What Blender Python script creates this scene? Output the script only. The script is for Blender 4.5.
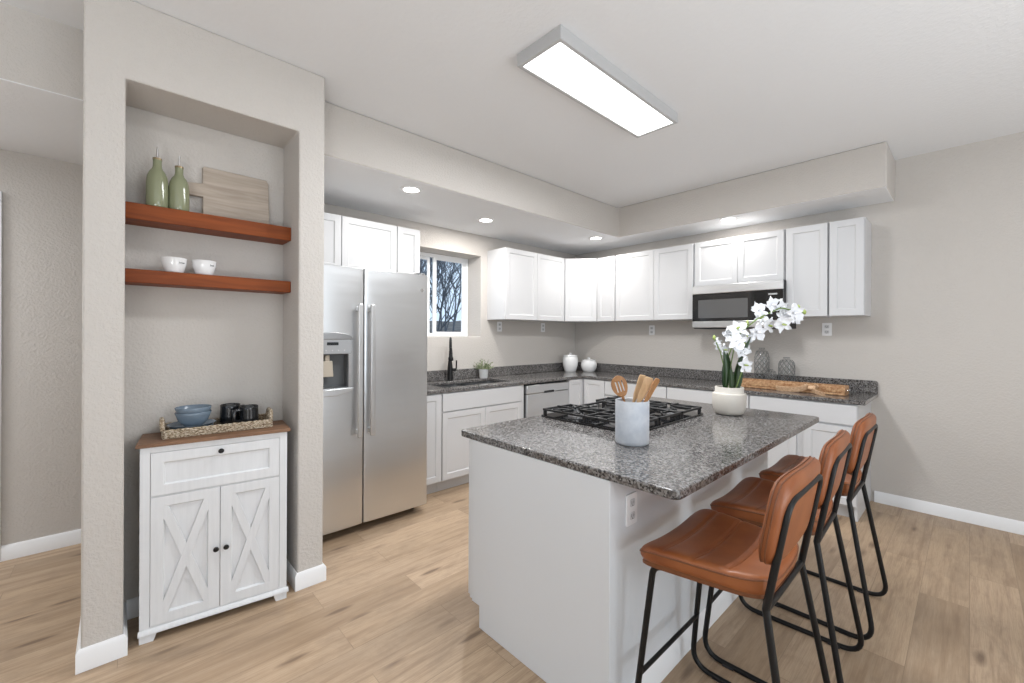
import bpy, bmesh, math, random
from mathutils import Vector, Matrix
random.seed(7)
PI = math.pi
for o in list(bpy.data.objects): bpy.data.objects.remove(o)
S = bpy.context.scene
COL = S.collection

# ------------------------------------------------------------------ camera
YAW = math.radians(47.212)            # viewing direction measured from +X
ROLL = math.radians(-0.269)
FPX, CY, CAMH = 424.6, 334.545, 1.395
cam = bpy.data.objects.new('camera', bpy.data.cameras.new('camera'))
COL.objects.link(cam)
cam.data.sensor_width = 36.0
cam.data.lens = FPX / 1024 * 36.0
cam.data.shift_y = -(341.5 - CY) / 1024
cam.data.clip_start = 0.02
fwd = Vector((math.cos(YAW), math.sin(YAW), 0)); right = Vector((math.sin(YAW), -math.cos(YAW), 0)); up = Vector((0, 0, 1))
uu = up * math.cos(ROLL) + right * math.sin(ROLL)
rr = right * math.cos(ROLL) - up * math.sin(ROLL)
M = Matrix((rr, uu, -fwd)).transposed().to_4x4()
M.translation = Vector((0, 0, CAMH))
cam.matrix_world = M
S.camera = cam

# ------------------------------------------------------------------ world, exposure
S.view_settings.view_transform = 'Standard'
S.view_settings.look = 'None'
S.view_settings.gamma = 1.0
S.view_settings.use_curve_mapping = False
S.view_settings.exposure = 0.36
w = bpy.data.worlds.new('sky'); S.world = w; w.use_nodes = True
wn = w.node_tree.nodes; wl = w.node_tree.links
bg = wn['Background']; bg.inputs['Color'].default_value = (0.60, 0.76, 0.95, 1); bg.inputs['Strength'].default_value = 1.0

def area_light(name, loc, sx, sy, power, color=(1, 1, 1), rot=(0, 0, 0), spread=PI):
    l = bpy.data.lights.new(name, 'AREA'); l.shape = 'RECTANGLE'; l.size = sx; l.size_y = sy
    l.energy = power; l.color = color; l.spread = spread
    o = bpy.data.objects.new(name, l); COL.objects.link(o); o.location = loc; o.rotation_euler = rot
    return o
# daylight fill panels, added at unseen living-area windows behind the camera
area_light('added_daylight_rear', (1.2, -3.27, 1.4), 2.2, 2.0, 42, (0.90, 0.96, 1.0), (-PI/2 + PI, 0, 0))
area_light('added_daylight_side', (-3.27, -0.6, 1.4), 2.6, 2.0, 12, (0.90, 0.96, 1.0), (PI/2, 0, -PI/2))

# unseen upward fill lights, added to brighten the ceiling and soften the room
area_light('added_ceiling_fill', (-1.4, -1.4, 0.5), 1.2, 1.2, 74, (0.93, 0.97, 1.0), (PI, 0, 0))
area_light('added_ceiling_fill_right', (2.0, -1.7, 0.35), 1.4, 1.4, 36, (0.93, 0.97, 1.0), (PI, 0, 0))

# unseen fill light, added to brighten the hall on the left
area_light('added_hall_fill', (-1.7, 3.5, 2.44), 0.4, 0.4, 30, (0.95, 0.975, 1.0))

# ------------------------------------------------------------------ materials
def mat(name, color=(0.8, 0.8, 0.8), rough=0.5, metal=0.0, spec=0.5):
    m = bpy.data.materials.new(name); m.use_nodes = True
    b = m.node_tree.nodes['Principled BSDF']
    b.inputs['Base Color'].default_value = (*color, 1); b.inputs['Roughness'].default_value = rough
    b.inputs['Metallic'].default_value = metal; b.inputs['Specular IOR Level'].default_value = spec
    return m
def nd(m, t, **kw):
    n = m.node_tree.nodes.new(t)
    for k, v in kw.items():
        if k in n.inputs: n.inputs[k].default_value = v
        else: setattr(n, k, v)
    return n
def lk(m, a, b): m.node_tree.links.new(a, b)
def bsdf(m): return m.node_tree.nodes['Principled BSDF']
def coords(m, scale=(1, 1, 1), rot=(0, 0, 0)):
    t = nd(m, 'ShaderNodeTexCoord'); mp = nd(m, 'ShaderNodeMapping')
    mp.inputs['Scale'].default_value = scale; mp.inputs['Rotation'].default_value = rot
    lk(m, t.outputs['Object'], mp.inputs['Vector']); return mp.outputs['Vector']
def ramp(m, fac, stops, interp='LINEAR'):
    r = nd(m, 'ShaderNodeValToRGB'); r.color_ramp.interpolation = interp
    e = r.color_ramp.elements
    while len(e) < len(stops): e.new(0.5)
    for i, (p, c) in enumerate(stops):
        e[i].position = p; e[i].color = (*c, 1)
    lk(m, fac, r.inputs['Fac']); return r.outputs['Color']
def bump(m, height, strength=0.2, dist=0.01):
    b = nd(m, 'ShaderNodeBump', Strength=strength, Distance=dist)
    lk(m, height, b.inputs['Height']); lk(m, b.outputs['Normal'], bsdf(m).inputs['Normal'])
def noise(m, vec, scale, detail=3, rough=0.5, dist=0.0):
    n = nd(m, 'ShaderNodeTexNoise', Scale=scale, Detail=detail, Roughness=rough, Distortion=dist)
    lk(m, vec, n.inputs['Vector']); return n.outputs['Fac']
def mixc(m, fac, a, b, blend='MIX'):
    n = nd(m, 'ShaderNodeMix', data_type='RGBA', blend_type=blend)
    for sock, val in ((n.inputs[0], fac), (n.inputs[6], a), (n.inputs[7], b)):
        if hasattr(val, 'links'): lk(m, val, sock)
        elif isinstance(val, (int, float)): sock.default_value = val
        else: sock.default_value = (*val, 1)
    return n.outputs[2]
def math_n(m, op, a, b=0.0):
    n = nd(m, 'ShaderNodeMath', operation=op)
    for i, val in enumerate((a, b)):
        if hasattr(val, 'links'): lk(m, val, n.inputs[i])
        else: n.inputs[i].default_value = val
    return n.outputs[0]

def m_wall():
    m = mat('orange_peel_wall_paint', (0.572, 0.540, 0.506), 0.75, 0, 0.25)
    v = coords(m); h = noise(m, v, 75, 3, 0.55); h2 = noise(m, v, 210, 2)
    bump(m, math_n(m, 'ADD', ramp_v(m, h, 0.42, 0.62), math_n(m, 'MULTIPLY', h2, 0.25)), 0.32, 0.004)
    return m
def ramp_v(m, fac, a, b):
    n = nd(m, 'ShaderNodeMapRange'); lk(m, fac, n.inputs['Value'])
    n.inputs['From Min'].default_value = a; n.inputs['From Max'].default_value = b
    return n.outputs['Result']
def m_ceiling():
    m = mat('knockdown_ceiling_paint', (0.80, 0.81, 0.825), 0.85, 0, 0.2)
    v = coords(m); h = noise(m, v, 40, 3, 0.6)
    bump(m, ramp_v(m, h, 0.45, 0.6), 0.18, 0.003); return m
def m_floor():
    m = mat('oak_vinyl_planks', (0.5, 0.38, 0.27), 0.42, 0, 0.4)
    t = nd(m, 'ShaderNodeTexCoord'); v = t.outputs['Object']
    br = nd(m, 'ShaderNodeTexBrick', offset=0.37, offset_frequency=2, squash=1.0)
    lk(m, v, br.inputs['Vector'])
    br.inputs['Color1'].default_value = (0, 0, 0, 1); br.inputs['Color2'].default_value = (1, 1, 1, 1); br.inputs['Mortar'].default_value = (0.5, 0.5, 0.5, 1)
    for k, val in (('Scale', 1.0), ('Mortar Size', 0.0012), ('Mortar Smooth', 0.0), ('Bias', 0.0), ('Brick Width', 1.22), ('Row Height', 0.185)):
        br.inputs[k].default_value = val
    rnd = nd(m, 'ShaderNodeSeparateColor'); lk(m, br.outputs['Color'], rnd.inputs['Color']); rv = rnd.outputs[0]
    # per-plank offset of the grain
    cmb = nd(m, 'ShaderNodeCombineXYZ'); lk(m, math_n(m, 'MULTIPLY', rv, 37.0), cmb.inputs[0]); lk(m, math_n(m, 'MULTIPLY', rv, 11.0), cmb.inputs[1]); lk(m, math_n(m, 'MULTIPLY', rv, 5.0), cmb.inputs[2])
    ad = nd(m, 'ShaderNodeVectorMath', operation='ADD'); lk(m, v, ad.inputs[0]); lk(m, cmb.outputs[0], ad.inputs[1])
    mp = nd(m, 'ShaderNodeMapping'); mp.inputs['Scale'].default_value = (0.9, 13.0, 1.0); lk(m, ad.outputs[0], mp.inputs['Vector'])
    mp2 = nd(m, 'ShaderNodeMapping'); mp2.inputs['Scale'].default_value = (5.0, 130.0, 1.0); lk(m, ad.outputs[0], mp2.inputs['Vector'])
    g1 = noise(m, mp.outputs[0], 2.2, 7, 0.68, 0.35); g2 = noise(m, mp2.outputs[0], 2.0, 4, 0.6)
    base = ramp(m, rv, [(0.0, (0.34, 0.24, 0.155)), (0.3, (0.49, 0.355, 0.235)), (0.55, (0.40, 0.29, 0.195)), (0.8, (0.52, 0.38, 0.258)), (1.0, (0.43, 0.31, 0.205))])
    c = mixc(m, math_n(m, 'MULTIPLY', ramp_v(m, g1, 0.50, 0.70), 0.8), base, (0.25, 0.165, 0.105))
    c = mixc(m, math_n(m, 'MULTIPLY', ramp_v(m, g1, 0.5, 0.25), 0.35), c, (0.60, 0.47, 0.34))
    c = mixc(m, math_n(m, 'MULTIPLY', ramp_v(m, g2, 0.42, 0.66), 0.38), c, (0.28, 0.19, 0.12))
    mp3 = nd(m, 'ShaderNodeMapping'); mp3.inputs['Scale'].default_value = (2.0, 8.0, 1.0); lk(m, ad.outputs[0], mp3.inputs['Vector'])
    vo = nd(m, 'ShaderNodeTexVoronoi', Scale=1.0); lk(m, mp3.outputs[0], vo.inputs['Vector'])
    kn = ramp_v(m, math_n(m, 'ADD', vo.outputs['Distance'], math_n(m, 'MULTIPLY', g1, 0.35)), 0.34, 0.23)
    c = mixc(m, math_n(m, 'MULTIPLY', kn, 0.8), c, (0.13, 0.08, 0.05))
    mpb = nd(m, 'ShaderNodeMapping'); mpb.inputs['Scale'].default_value = (2.0, 4.5, 1.0); lk(m, ad.outputs[0], mpb.inputs['Vector'])
    g4 = noise(m, mpb.outputs[0], 1.6, 6, 0.72, 0.6)
    c = mixc(m, math_n(m, 'MULTIPLY', ramp_v(m, g4, 0.48, 0.72), 0.55), c, (0.24, 0.17, 0.115))
    c = mixc(m, math_n(m, 'MULTIPLY', br.outputs['Fac'], 0.4), c, (0.12, 0.08, 0.05))
    lk(m, c, bsdf(m).inputs['Base Color'])
    bump(m, math_n(m, 'SUBTRACT', math_n(m, 'MULTIPLY', g2, 0.2), br.outputs['Fac']), 0.12, 0.003)
    return m
def m_granite():
    m = mat('speckled_granite', (0.3, 0.3, 0.3), 0.13, 0, 0.5)
    v = coords(m)
    vo = nd(m, 'ShaderNodeTexVoronoi', Scale=140.0); lk(m, v, vo.inputs['Vector'])
    sp = nd(m, 'ShaderNodeSeparateColor'); lk(m, vo.outputs['Color'], sp.inputs['Color'])
    n1 = noise(m, v, 85, 4, 0.7); n2 = noise(m, v, 7, 3)
    f = math_n(m, 'ADD', math_n(m, 'MULTIPLY', sp.outputs[0], 0.65), math_n(m, 'MULTIPLY', n1, 0.5))
    f = math_n(m, 'ADD', f, math_n(m, 'MULTIPLY', n2, 0.12))
    c = ramp(m, f, [(0.28, (0.014, 0.014, 0.014)), (0.42, (0.058, 0.056, 0.058)), (0.55, (0.100, 0.090, 0.084)), (0.68, (0.145, 0.133, 0.126)), (0.84, (0.23, 0.225, 0.222))])
    lk(m, c, bsdf(m).inputs['Base Color']); return m
def m_steel(name='brushed_stainless', col=(0.67, 0.68, 0.69), r=0.32):
    m = mat(name, col, r, 1.0)
    v = coords(m, (3, 3, 420)); n = noise(m, v, 1.0, 2)
    v2 = coords(m, (0.8, 0.8, 4.2)); n2 = noise(m, v2, 1.5, 2)
    lk(m, math_n(m, 'ADD', math_n(m, 'MULTIPLY', n, 0.12), r - 0.06), bsdf(m).inputs['Roughness'])
    bump(m, n2, 0.22, 0.02); return m
def m_wood(name, c1, c2, rough=0.4, axis=0, scale=1.0, spec=0.4):
    m = mat(name, c1, rough, 0, spec)
    sc = [14.0 * scale] * 3; sc[axis] = 1.2 * scale
    v = coords(m, tuple(sc)); n = noise(m, v, 2.0, 5, 0.6, 0.6)
    c = ramp(m, n, [(0.3, c2), (0.6, c1), (0.8, tuple(min(1, x * 1.2) for x in c1))])
    lk(m, c, bsdf(m).inputs['Base Color']); bump(m, n, 0.08, 0.002); return m
def m_leather():
    m = mat('cognac_leather', (0.30, 0.115, 0.038), 0.40, 0, 0.45)
    v = coords(m); n = noise(m, v, 6, 4, 0.6); n2 = noise(m, v, 320, 2)
    c = ramp(m, n, [(0.3, (0.215, 0.062, 0.019)), (0.7, (0.32, 0.105, 0.033))])
    lk(m, c, bsdf(m).inputs['Base Color']); bump(m, n2, 0.10, 0.001); return m
def m_glass():
    m = mat('clear_glass', (1, 1, 1), 0.02); nt = m.node_tree; nt.nodes.remove(bsdf(m))
    tr = nd(m, 'ShaderNodeBsdfTransparent'); gl = nd(m, 'ShaderNodeBsdfGlossy', Roughness=0.02)
    tr.inputs['Color'].default_value = (0.95, 0.96, 0.96, 1)
    fr = nd(m, 'ShaderNodeFresnel', IOR=1.45); mx = nd(m, 'ShaderNodeMixShader')
    lk(m, fr.outputs[0], mx.inputs[0]); lk(m, tr.outputs[0], mx.inputs[1]); lk(m, gl.outputs[0], mx.inputs[2])
    lk(m, mx.outputs[0], nt.nodes['Material Output'].inputs['Surface']); return m
def m_jar():
    m = mat('thin_smoky_jar_glass', (1, 1, 1), 0.02); nt = m.node_tree; nt.nodes.remove(bsdf(m))
    tr = nd(m, 'ShaderNodeBsdfTransparent'); gl = nd(m, 'ShaderNodeBsdfGlossy', Roughness=0.05)
    tr.inputs['Color'].default_value = (0.90, 0.905, 0.905, 1)
    lw = nd(m, 'ShaderNodeLayerWeight', Blend=0.25); mx = nd(m, 'ShaderNodeMixShader')
    lk(m, math_n(m, 'ADD', math_n(m, 'MULTIPLY', lw.outputs['Facing'], 0.25), 0.05), mx.inputs[0]); lk(m, tr.outputs[0], mx.inputs[1]); lk(m, gl.outputs[0], mx.inputs[2])
    lk(m, mx.outputs[0], nt.nodes['Material Output'].inputs['Surface']); return m
def m_emit(name, col, s):
    m = mat(name, col, 0.5); b = bsdf(m); b.inputs['Emission Color'].default_value = (*col, 1); b.inputs['Emission Strength'].default_value = s; return m
def m_weave():
    m = mat('woven_seagrass', (0.5, 0.42, 0.32), 0.8, 0, 0.2)
    v = coords(m, (60, 60, 130)); n = noise(m, v, 1.6, 3, 0.7)
    lk(m, ramp(m, n, [(0.36, (0.10, 0.06, 0.03)), (0.5, (0.42, 0.33, 0.23)), (0.62, (0.70, 0.63, 0.52))]), bsdf(m).inputs['Base Color'])
    bump(m, n, 0.6, 0.004); return m
def m_mottled(name, a, b, scale, rough):
    m = mat(name, a, rough, 0, 0.35); v = coords(m); n = noise(m, v, scale, 4, 0.65)
    lk(m, ramp(m, n, [(0.35, a), (0.65, b)]), bsdf(m).inputs['Base Color']); bump(m, n, 0.15, 0.003); return m
def m_painted():
    m = mat('whitewashed_wood', (0.76, 0.77, 0.785), 0.5, 0, 0.35)
    v = coords(m, (22, 22, 1.6)); n = noise(m, v, 2.0, 5, 0.65)
    lk(m, ramp(m, n, [(0.30, (0.69, 0.70, 0.715)), (0.6, (0.74, 0.75, 0.765))]), bsdf(m).inputs['Base Color']); return m

W = dict(
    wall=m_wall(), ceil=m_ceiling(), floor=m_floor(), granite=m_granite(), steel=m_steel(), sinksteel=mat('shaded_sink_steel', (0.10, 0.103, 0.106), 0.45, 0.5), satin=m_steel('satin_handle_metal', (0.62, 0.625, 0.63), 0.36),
    steel_dark=m_steel('dull_stainless', (0.36, 0.365, 0.37), 0.32),
    white=mat('white_cabinet_lacquer', (0.62, 0.625, 0.638), 0.38, 0, 0.4),
    island=mat('pale_grey_island_paint', (0.69, 0.712, 0.738), 0.42, 0, 0.4),
    trim=mat('white_trim_paint', (0.85, 0.855, 0.865), 0.4, 0, 0.4),
    vinyl=mat('white_window_vinyl', (0.86, 0.87, 0.88), 0.35, 0, 0.4),
    painted=m_painted(), black=mat('matte_black_metal', (0.006, 0.006, 0.0065), 0.42, 0, 0.35),
    iron=mat('black_cast_iron', (0.014, 0.014, 0.015), 0.48, 0, 0.5), gasket=mat('dark_gasket', (0.03, 0.03, 0.033), 0.6),
    blackglass=mat('black_appliance_glass', (0.012, 0.012, 0.013), 0.06, 0, 0.6),
    windowglass=mat('smoked_oven_window', (0.11, 0.11, 0.112), 0.08, 0, 0.6),
    plastic=mat('grey_appliance_plastic', (0.36, 0.37, 0.385), 0.35), cavity=mat('dark_grey_plastic', (0.11, 0.115, 0.12), 0.3),
    amber=mat('frosted_paddle_plastic', (0.50, 0.44, 0.36), 0.4), lcd=mat('dark_display', (0.02, 0.024, 0.028), 0.15), mark=mat('pale_lettering', (0.5, 0.5, 0.51), 0.5),
    chrome=mat('chrome', (0.75, 0.75, 0.76), 0.12, 1.0), alum=mat('cast_aluminium', (0.55, 0.55, 0.56), 0.3, 1.0),
    cherry=m_wood('cherry_stained_wood', (0.235, 0.058, 0.013), (0.145, 0.032, 0.008), 0.5, 0, 1.0, 0.22),
    walnut=m_wood('rustic_brown_wood', (0.25, 0.135, 0.075), (0.14, 0.07, 0.038), 0.5, 0),
    board=m_wood('pale_greyed_wood', (0.50, 0.43, 0.36), (0.36, 0.295, 0.24), 0.6, 0, 1.0, 0.3),
    beech=m_wood('light_beech', (0.62, 0.42, 0.24), (0.50, 0.31, 0.16), 0.5, 2, 2.0),
    acacia=m_wood('warm_brown_wood', (0.42, 0.215, 0.09), (0.30, 0.14, 0.055), 0.5, 2, 2.0),
    burl=m_mottled('mottled_brown_wood', (0.30, 0.135, 0.055), (0.60, 0.38, 0.21), 45, 0.55),
    ribbon=m_mottled('tan_ribbon', (0.50, 0.30, 0.17), (0.74, 0.52, 0.34), 60, 0.65),
    leather=m_leather(), piping=mat('dark_leather_piping', (0.16, 0.055, 0.02), 0.45), glass=m_glass(), jarglass=m_jar(),
    sage=mat('sage_green_glaze', (0.245, 0.262, 0.16), 0.16, 0, 0.6), gold=mat('brushed_brass_collar', (0.32, 0.25, 0.15), 0.35, 0.7),
    ceramic=mat('white_glazed_ceramic', (0.84, 0.845, 0.85), 0.15, 0, 0.5), ink=mat('dark_ink', (0.06, 0.06, 0.065), 0.6),
    bluegrey=mat('blue_grey_glaze', (0.155, 0.205, 0.26), 0.25, 0, 0.5), blackglaze=mat('black_glaze', (0.010, 0.011, 0.013), 0.15, 0, 0.6),
    weave=m_weave(), marble=m_mottled('grey_white_marble', (0.50, 0.54, 0.60), (0.66, 0.69, 0.73), 9, 0.4),
    stoneware=mat('cream_stoneware', (0.62, 0.585, 0.53), 0.5, 0, 0.35), soil=mat('dark_moss', (0.05, 0.045, 0.03), 0.9),
    petal=mat('white_petal', (0.86, 0.87, 0.90), 0.55, 0, 0.3), stem=mat('green_stem', (0.16, 0.24, 0.07), 0.5), leaf=mat('dark_green_leaf', (0.020, 0.052, 0.014), 0.35), bud=mat('lime_green_bud', (0.34, 0.42, 0.12), 0.5),
    herb=m_mottled('pale_green_foliage', (0.10, 0.14, 0.055), (0.42, 0.46, 0.30), 70, 0.6),
    net=mat('smoky_glass_relief', (0.22, 0.225, 0.225), 0.15, 0, 0.6),
    bark=mat('grey_bark', (0.17, 0.18, 0.20), 0.9, 0, 0.1), earth=m_mottled('leaf_littered_hillside', (0.13, 0.115, 0.105), (0.22, 0.20, 0.185), 3, 0.95),
    fixture=mat('satin_grey_fixture', (0.50, 0.505, 0.51), 0.4), lamp=m_emit('lit_diffuser', (1, 1, 1), 4.0), can=m_emit('lit_downlight_lens', (1.0, 0.97, 0.92), 12.0),
)

# ------------------------------------------------------------------ helpers
def new(): return bmesh.new()
def tag(o, label, cat, group=None):
    o['label'] = label; o['category'] = cat
    if group: o['group'] = group
    return o
def obj(name, bm, m, parent=None, bevel=0.0, seg=2, smooth=40, label=None, normals=True):
    if normals: bmesh.ops.recalc_face_normals(bm, faces=bm.faces)
    me = bpy.data.meshes.new(name); bm.to_mesh(me); bm.free()
    me.materials.append(m)
    if smooth:
        me.polygons.foreach_set('use_smooth', [True] * len(me.polygons)); me.set_sharp_from_angle(angle=math.radians(smooth))
    o = bpy.data.objects.new(name, me); COL.objects.link(o)
    if parent is not None: o.parent = parent
    if bevel:
        b = o.modifiers.new('bevel', 'BEVEL'); b.width = bevel; b.segments = seg; b.limit_method = 'ANGLE'; b.angle_limit = math.radians(40)
    if label: o['label'] = label
    return o
def thing(name, label, cat, loc=(0, 0, 0), rz=0.0, group=None):
    o = bpy.data.objects.new(name, None); COL.objects.link(o); o.empty_display_size = 0.05
    o.location = loc; o.rotation_euler = (0, 0, rz)
    return tag(o, label, cat, group)
def struct(name, bm, m, bevel=0.0, parent=None, seg=2):
    o = obj(name, bm, m, parent, bevel, seg)
    if parent is None: o['kind'] = 'structure'
    return o
def dup(root, loc, rz, label=None, group=None):
    r = root.copy(); COL.objects.link(r); r.location = loc; r.rotation_euler = (0, 0, rz)
    if label: r['label'] = label
    if group: r['group'] = group
    for ch in list(root.children):
        c = ch.copy(); COL.objects.link(c); c.parent = r
        for g in list(ch.children):
            d = g.copy(); COL.objects.link(d); d.parent = c
    return r
def box(bm, x0, x1, y0, y1, z0, z1):
    vs = [bm.verts.new((x, y, z)) for x in (x0, x1) for y in (y0, y1) for z in (z0, z1)]
    for f in ((0, 1, 3, 2), (4, 6, 7, 5), (0, 4, 5, 1), (2, 3, 7, 6), (0, 2, 6, 4), (1, 5, 7, 3)): bm.faces.new([vs[i] for i in f])
    return vs
def prism(bm, pts, a0, a1, axis='z'):
    def p(u, v, a): return (u, v, a) if axis == 'z' else (u, a, v) if axis == 'y' else (a, u, v)
    lo = [bm.verts.new(p(u, v, a0)) for u, v in pts]; hi = [bm.verts.new(p(u, v, a1)) for u, v in pts]; n = len(pts)
    bm.faces.new(lo[::-1]); bm.faces.new(hi)
    for i in range(n): bm.faces.new((lo[i], lo[(i + 1) % n], hi[(i + 1) % n], hi[i]))
def rrect(x0, x1, y0, y1, r, n=6, corners=(1, 1, 1, 1)):
    out = []
    for k, (cx, cy, a) in enumerate(((x1, y1, 0), (x0, y1, 90), (x0, y0, 180), (x1, y0, 270))):
        if not corners[k]: out.append((cx, cy)); continue
        ox = cx - r if cx == x1 else cx + r; oy = cy - r if cy == y1 else cy + r
        for i in range(n + 1):
            t = math.radians(a + 90 * i / n); out.append((ox + r * math.cos(t), oy + r * math.sin(t)))
    return out
def plate(bm, us, vs, keep, w0, w1, axis='z'):
    """grid of cells in (u,v) extruded from w0 to w1, cells where keep(i,j) is false are holes"""
    def P(u, v, q): return (u, v, q) if axis == 'z' else (u, q, v) if axis == 'y' else (q, u, v)
    g = {}
    def V(i, j, k):
        if (i, j, k) not in g: g[(i, j, k)] = bm.verts.new(P(us[i], vs[j], (w0, w1)[k]))
        return g[(i, j, k)]
    nu, nv = len(us) - 1, len(vs) - 1
    K = lambda i, j: 0 <= i < nu and 0 <= j < nv and keep(i, j)
    for i in range(nu):
        for j in range(nv):
            if not K(i, j): continue
            for k in (0, 1): bm.faces.new([V(i, j, k), V(i + 1, j, k), V(i + 1, j + 1, k), V(i, j + 1, k)])
            for di, dj, a, b in ((-1, 0, (0, 0), (0, 1)), (1, 0, (1, 0), (1, 1)), (0, -1, (0, 0), (1, 0)), (0, 1, (0, 1), (1, 1))):
                if not K(i + di, j + dj):
                    bm.faces.new([V(i + a[0], j + a[1], 0), V(i + b[0], j + b[1], 0), V(i + b[0], j + b[1], 1), V(i + a[0], j + a[1], 1)])
def lathe(bm, prof, seg=36, c=(0, 0, 0)):
    rings = []
    for r, z in prof:
        if r < 1e-6: rings.append([bm.verts.new((c[0], c[1], c[2] + z))])
        else: rings.append([bm.verts.new((c[0] + r * math.cos(2 * PI * i / seg), c[1] + r * math.sin(2 * PI * i / seg), c[2] + z)) for i in range(seg)])
    for a, b in zip(rings, rings[1:]):
        for i in range(seg):
            j = (i + 1) % seg
            if len(a) == 1 and len(b) == 1: continue
            if len(a) == 1: bm.faces.new((a[0], b[i], b[j]))
            elif len(b) == 1: bm.faces.new((a[i], a[j], b[0]))
            else: bm.faces.new((a[i], a[j], b[j], b[i]))
def cyl(bm, c, r, h, seg=28, axis='z', r2=None):
    r2 = r if r2 is None else r2; n0 = len(bm.verts)
    b2 = new(); lathe(b2, [(0, 0), (r, 0), (r2, h), (0, h)], seg)
    R = {'z': Matrix(), 'y': Matrix.Rotation(-PI/2, 4, 'X'), 'x': Matrix.Rotation(PI/2, 4, 'Y')}[axis]
    b2.transform(Matrix.Translation(c) @ R); join(bm, b2)
def join(bm, b2):
    m = bpy.data.meshes.new('tmp'); b2.to_mesh(m); b2.free(); bm.from_mesh(m); bpy.data.meshes.remove(m)
def fillet(pts, rad, n=6, closed=False):
    pts = [Vector(p) for p in pts]; N = len(pts); out = []
    for i, p in enumerate(pts):
        if not closed and i in (0, N - 1): out.append(p); continue
        a = pts[i - 1] - p; b = pts[(i + 1) % N] - p
        r = rad[i] if isinstance(rad, (list, tuple)) else rad
        if r <= 0: out.append(p); continue
        ang = a.angle(b); d = min(r / math.tan(ang / 2), 0.48 * a.length, 0.48 * b.length)
        s = p + a.normalized() * d; e = p + b.normalized() * d
        for k in range(n + 1):
            t = k / n; out.append(s * (1 - t) ** 2 + p * 2 * t * (1 - t) + e * t * t)
    return out
def tube(bm, pts, r, seg=10, closed=False, flat=1.0, cap=True):
    pts = [Vector(p) for p in pts]; n = len(pts); rings = []; nrm = None
    for i, p in enumerate(pts):
        a = pts[i - 1] if (i > 0 or closed) else p; b = pts[(i + 1) % n] if (i < n - 1 or closed) else p
        t = (b - a).normalized()
        if nrm is None:
            nrm = t.orthogonal().normalized()
        else:
            nrm = (nrm - t * nrm.dot(t)); nrm = nrm.normalized() if nrm.length > 1e-6 else t.orthogonal().normalized()
        bi = t.cross(nrm); rad = r[i] if isinstance(r, (list, tuple)) else r
        rings.append([bm.verts.new(p + (nrm * math.cos(2 * PI * k / seg) + bi * math.sin(2 * PI * k / seg) * flat) * rad) for k in range(seg)])
    for i in range(n if closed else n - 1):
        A, B = rings[i], rings[(i + 1) % n]
        for k in range(seg): bm.faces.new((A[k], A[(k + 1) % seg], B[(k + 1) % seg], B[k]))
    if not closed and cap: bm.faces.new(rings[0][::-1]); bm.faces.new(rings[-1])
def shaker(bm, x0, x1, z0, z1, y0=0.0, t=0.02, rail=0.057, rec=0.009, slope=0.006):
    """door lying in XZ, front face at y=y0 (towards -y), back at y0+t, with a recessed centre panel"""
    O = [(x0, z0), (x1, z0), (x1, z1), (x0, z1)]
    I = [(x0 + rail, z0 + rail), (x1 - rail, z0 + rail), (x1 - rail, z1 - rail), (x0 + rail, z1 - rail)]
    J = [(x0 + rail + slope, z0 + rail + slope), (x1 - rail - slope, z0 + rail + slope), (x1 - rail - slope, z1 - rail - slope), (x0 + rail + slope, z1 - rail - slope)]
    vo = [bm.verts.new((x, y0, z)) for x, z in O]; vi = [bm.verts.new((x, y0, z)) for x, z in I]
    vj = [bm.verts.new((x, y0 + rec, z)) for x, z in J]; vb = [bm.verts.new((x, y0 + t, z)) for x, z in O]
    for k in range(4):
        q = (k + 1) % 4
        bm.faces.new((vo[k], vo[q], vi[q], vi[k])); bm.faces.new((vi[k], vi[q], vj[q], vj[k])); bm.faces.new((vo[q], vo[k], vb[k], vb[q]))
    bm.faces.new(vj); bm.faces.new(vb[::-1])
def cushion(bm, W_, D, ht, hb, n=44, cor=0.10, fz=None, grooves=(), gd=0.005, gw=0.012, p=9, M4=Matrix(), taper=0.0, ce=7):
    """padded cushion: half width W_, half depth D, top bulge ht, bottom bulge hb; returns outline points at mid height"""
    def pt(a, b):
        return (W_ * a * (1 - cor * abs(b) ** ce) * (1 - taper * (1 - b) / 2), D * b * (1 - cor * abs(a) ** ce))
    ts = [math.sin(PI / 2 * (-1 + 2 * i / n)) for i in range(n + 1)]
    def top(a, b, s):
        e = max(0, 1 - abs(a) ** p) ** 0.5 * max(0, 1 - abs(b) ** p) ** 0.5
        x, y = pt(a, b); z = (ht if s > 0 else -hb) * e
        if s > 0:
            for g in grooves: z -= gd * math.exp(-((y - g) / gw) ** 2) * e
        return M4 @ Vector((x, y, z + (fz(a, b) * (1 if s > 0 else .3) if fz else 0)))
    g = {}
    for s in (1, -1):
        for i in range(n + 1):
            for j in range(n + 1):
                edge = i in (0, n) or j in (0, n)
                if s < 0 and edge: g[(s, i, j)] = g[(1, i, j)]
                else: g[(s, i, j)] = bm.verts.new(top(ts[i], ts[j], s))
        for i in range(n):
            for j in range(n):
                bm.faces.new([g[(s, i, j)], g[(s, i + 1, j)], g[(s, i + 1, j + 1)], g[(s, i, j + 1)]])
    out = [(-1 + 2 * i / 24, -1) for i in range(24)] + [(1, -1 + 2 * i / 24) for i in range(24)] + [(1 - 2 * i / 24, 1) for i in range(24)] + [(-1, 1 - 2 * i / 24) for i in range(24)]
    return [M4 @ Vector((*pt(math.sin(a*PI/2), math.sin(b*PI/2)), fz(math.sin(a*PI/2), math.sin(b*PI/2)) if fz else 0)) for a, b in out]

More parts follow.
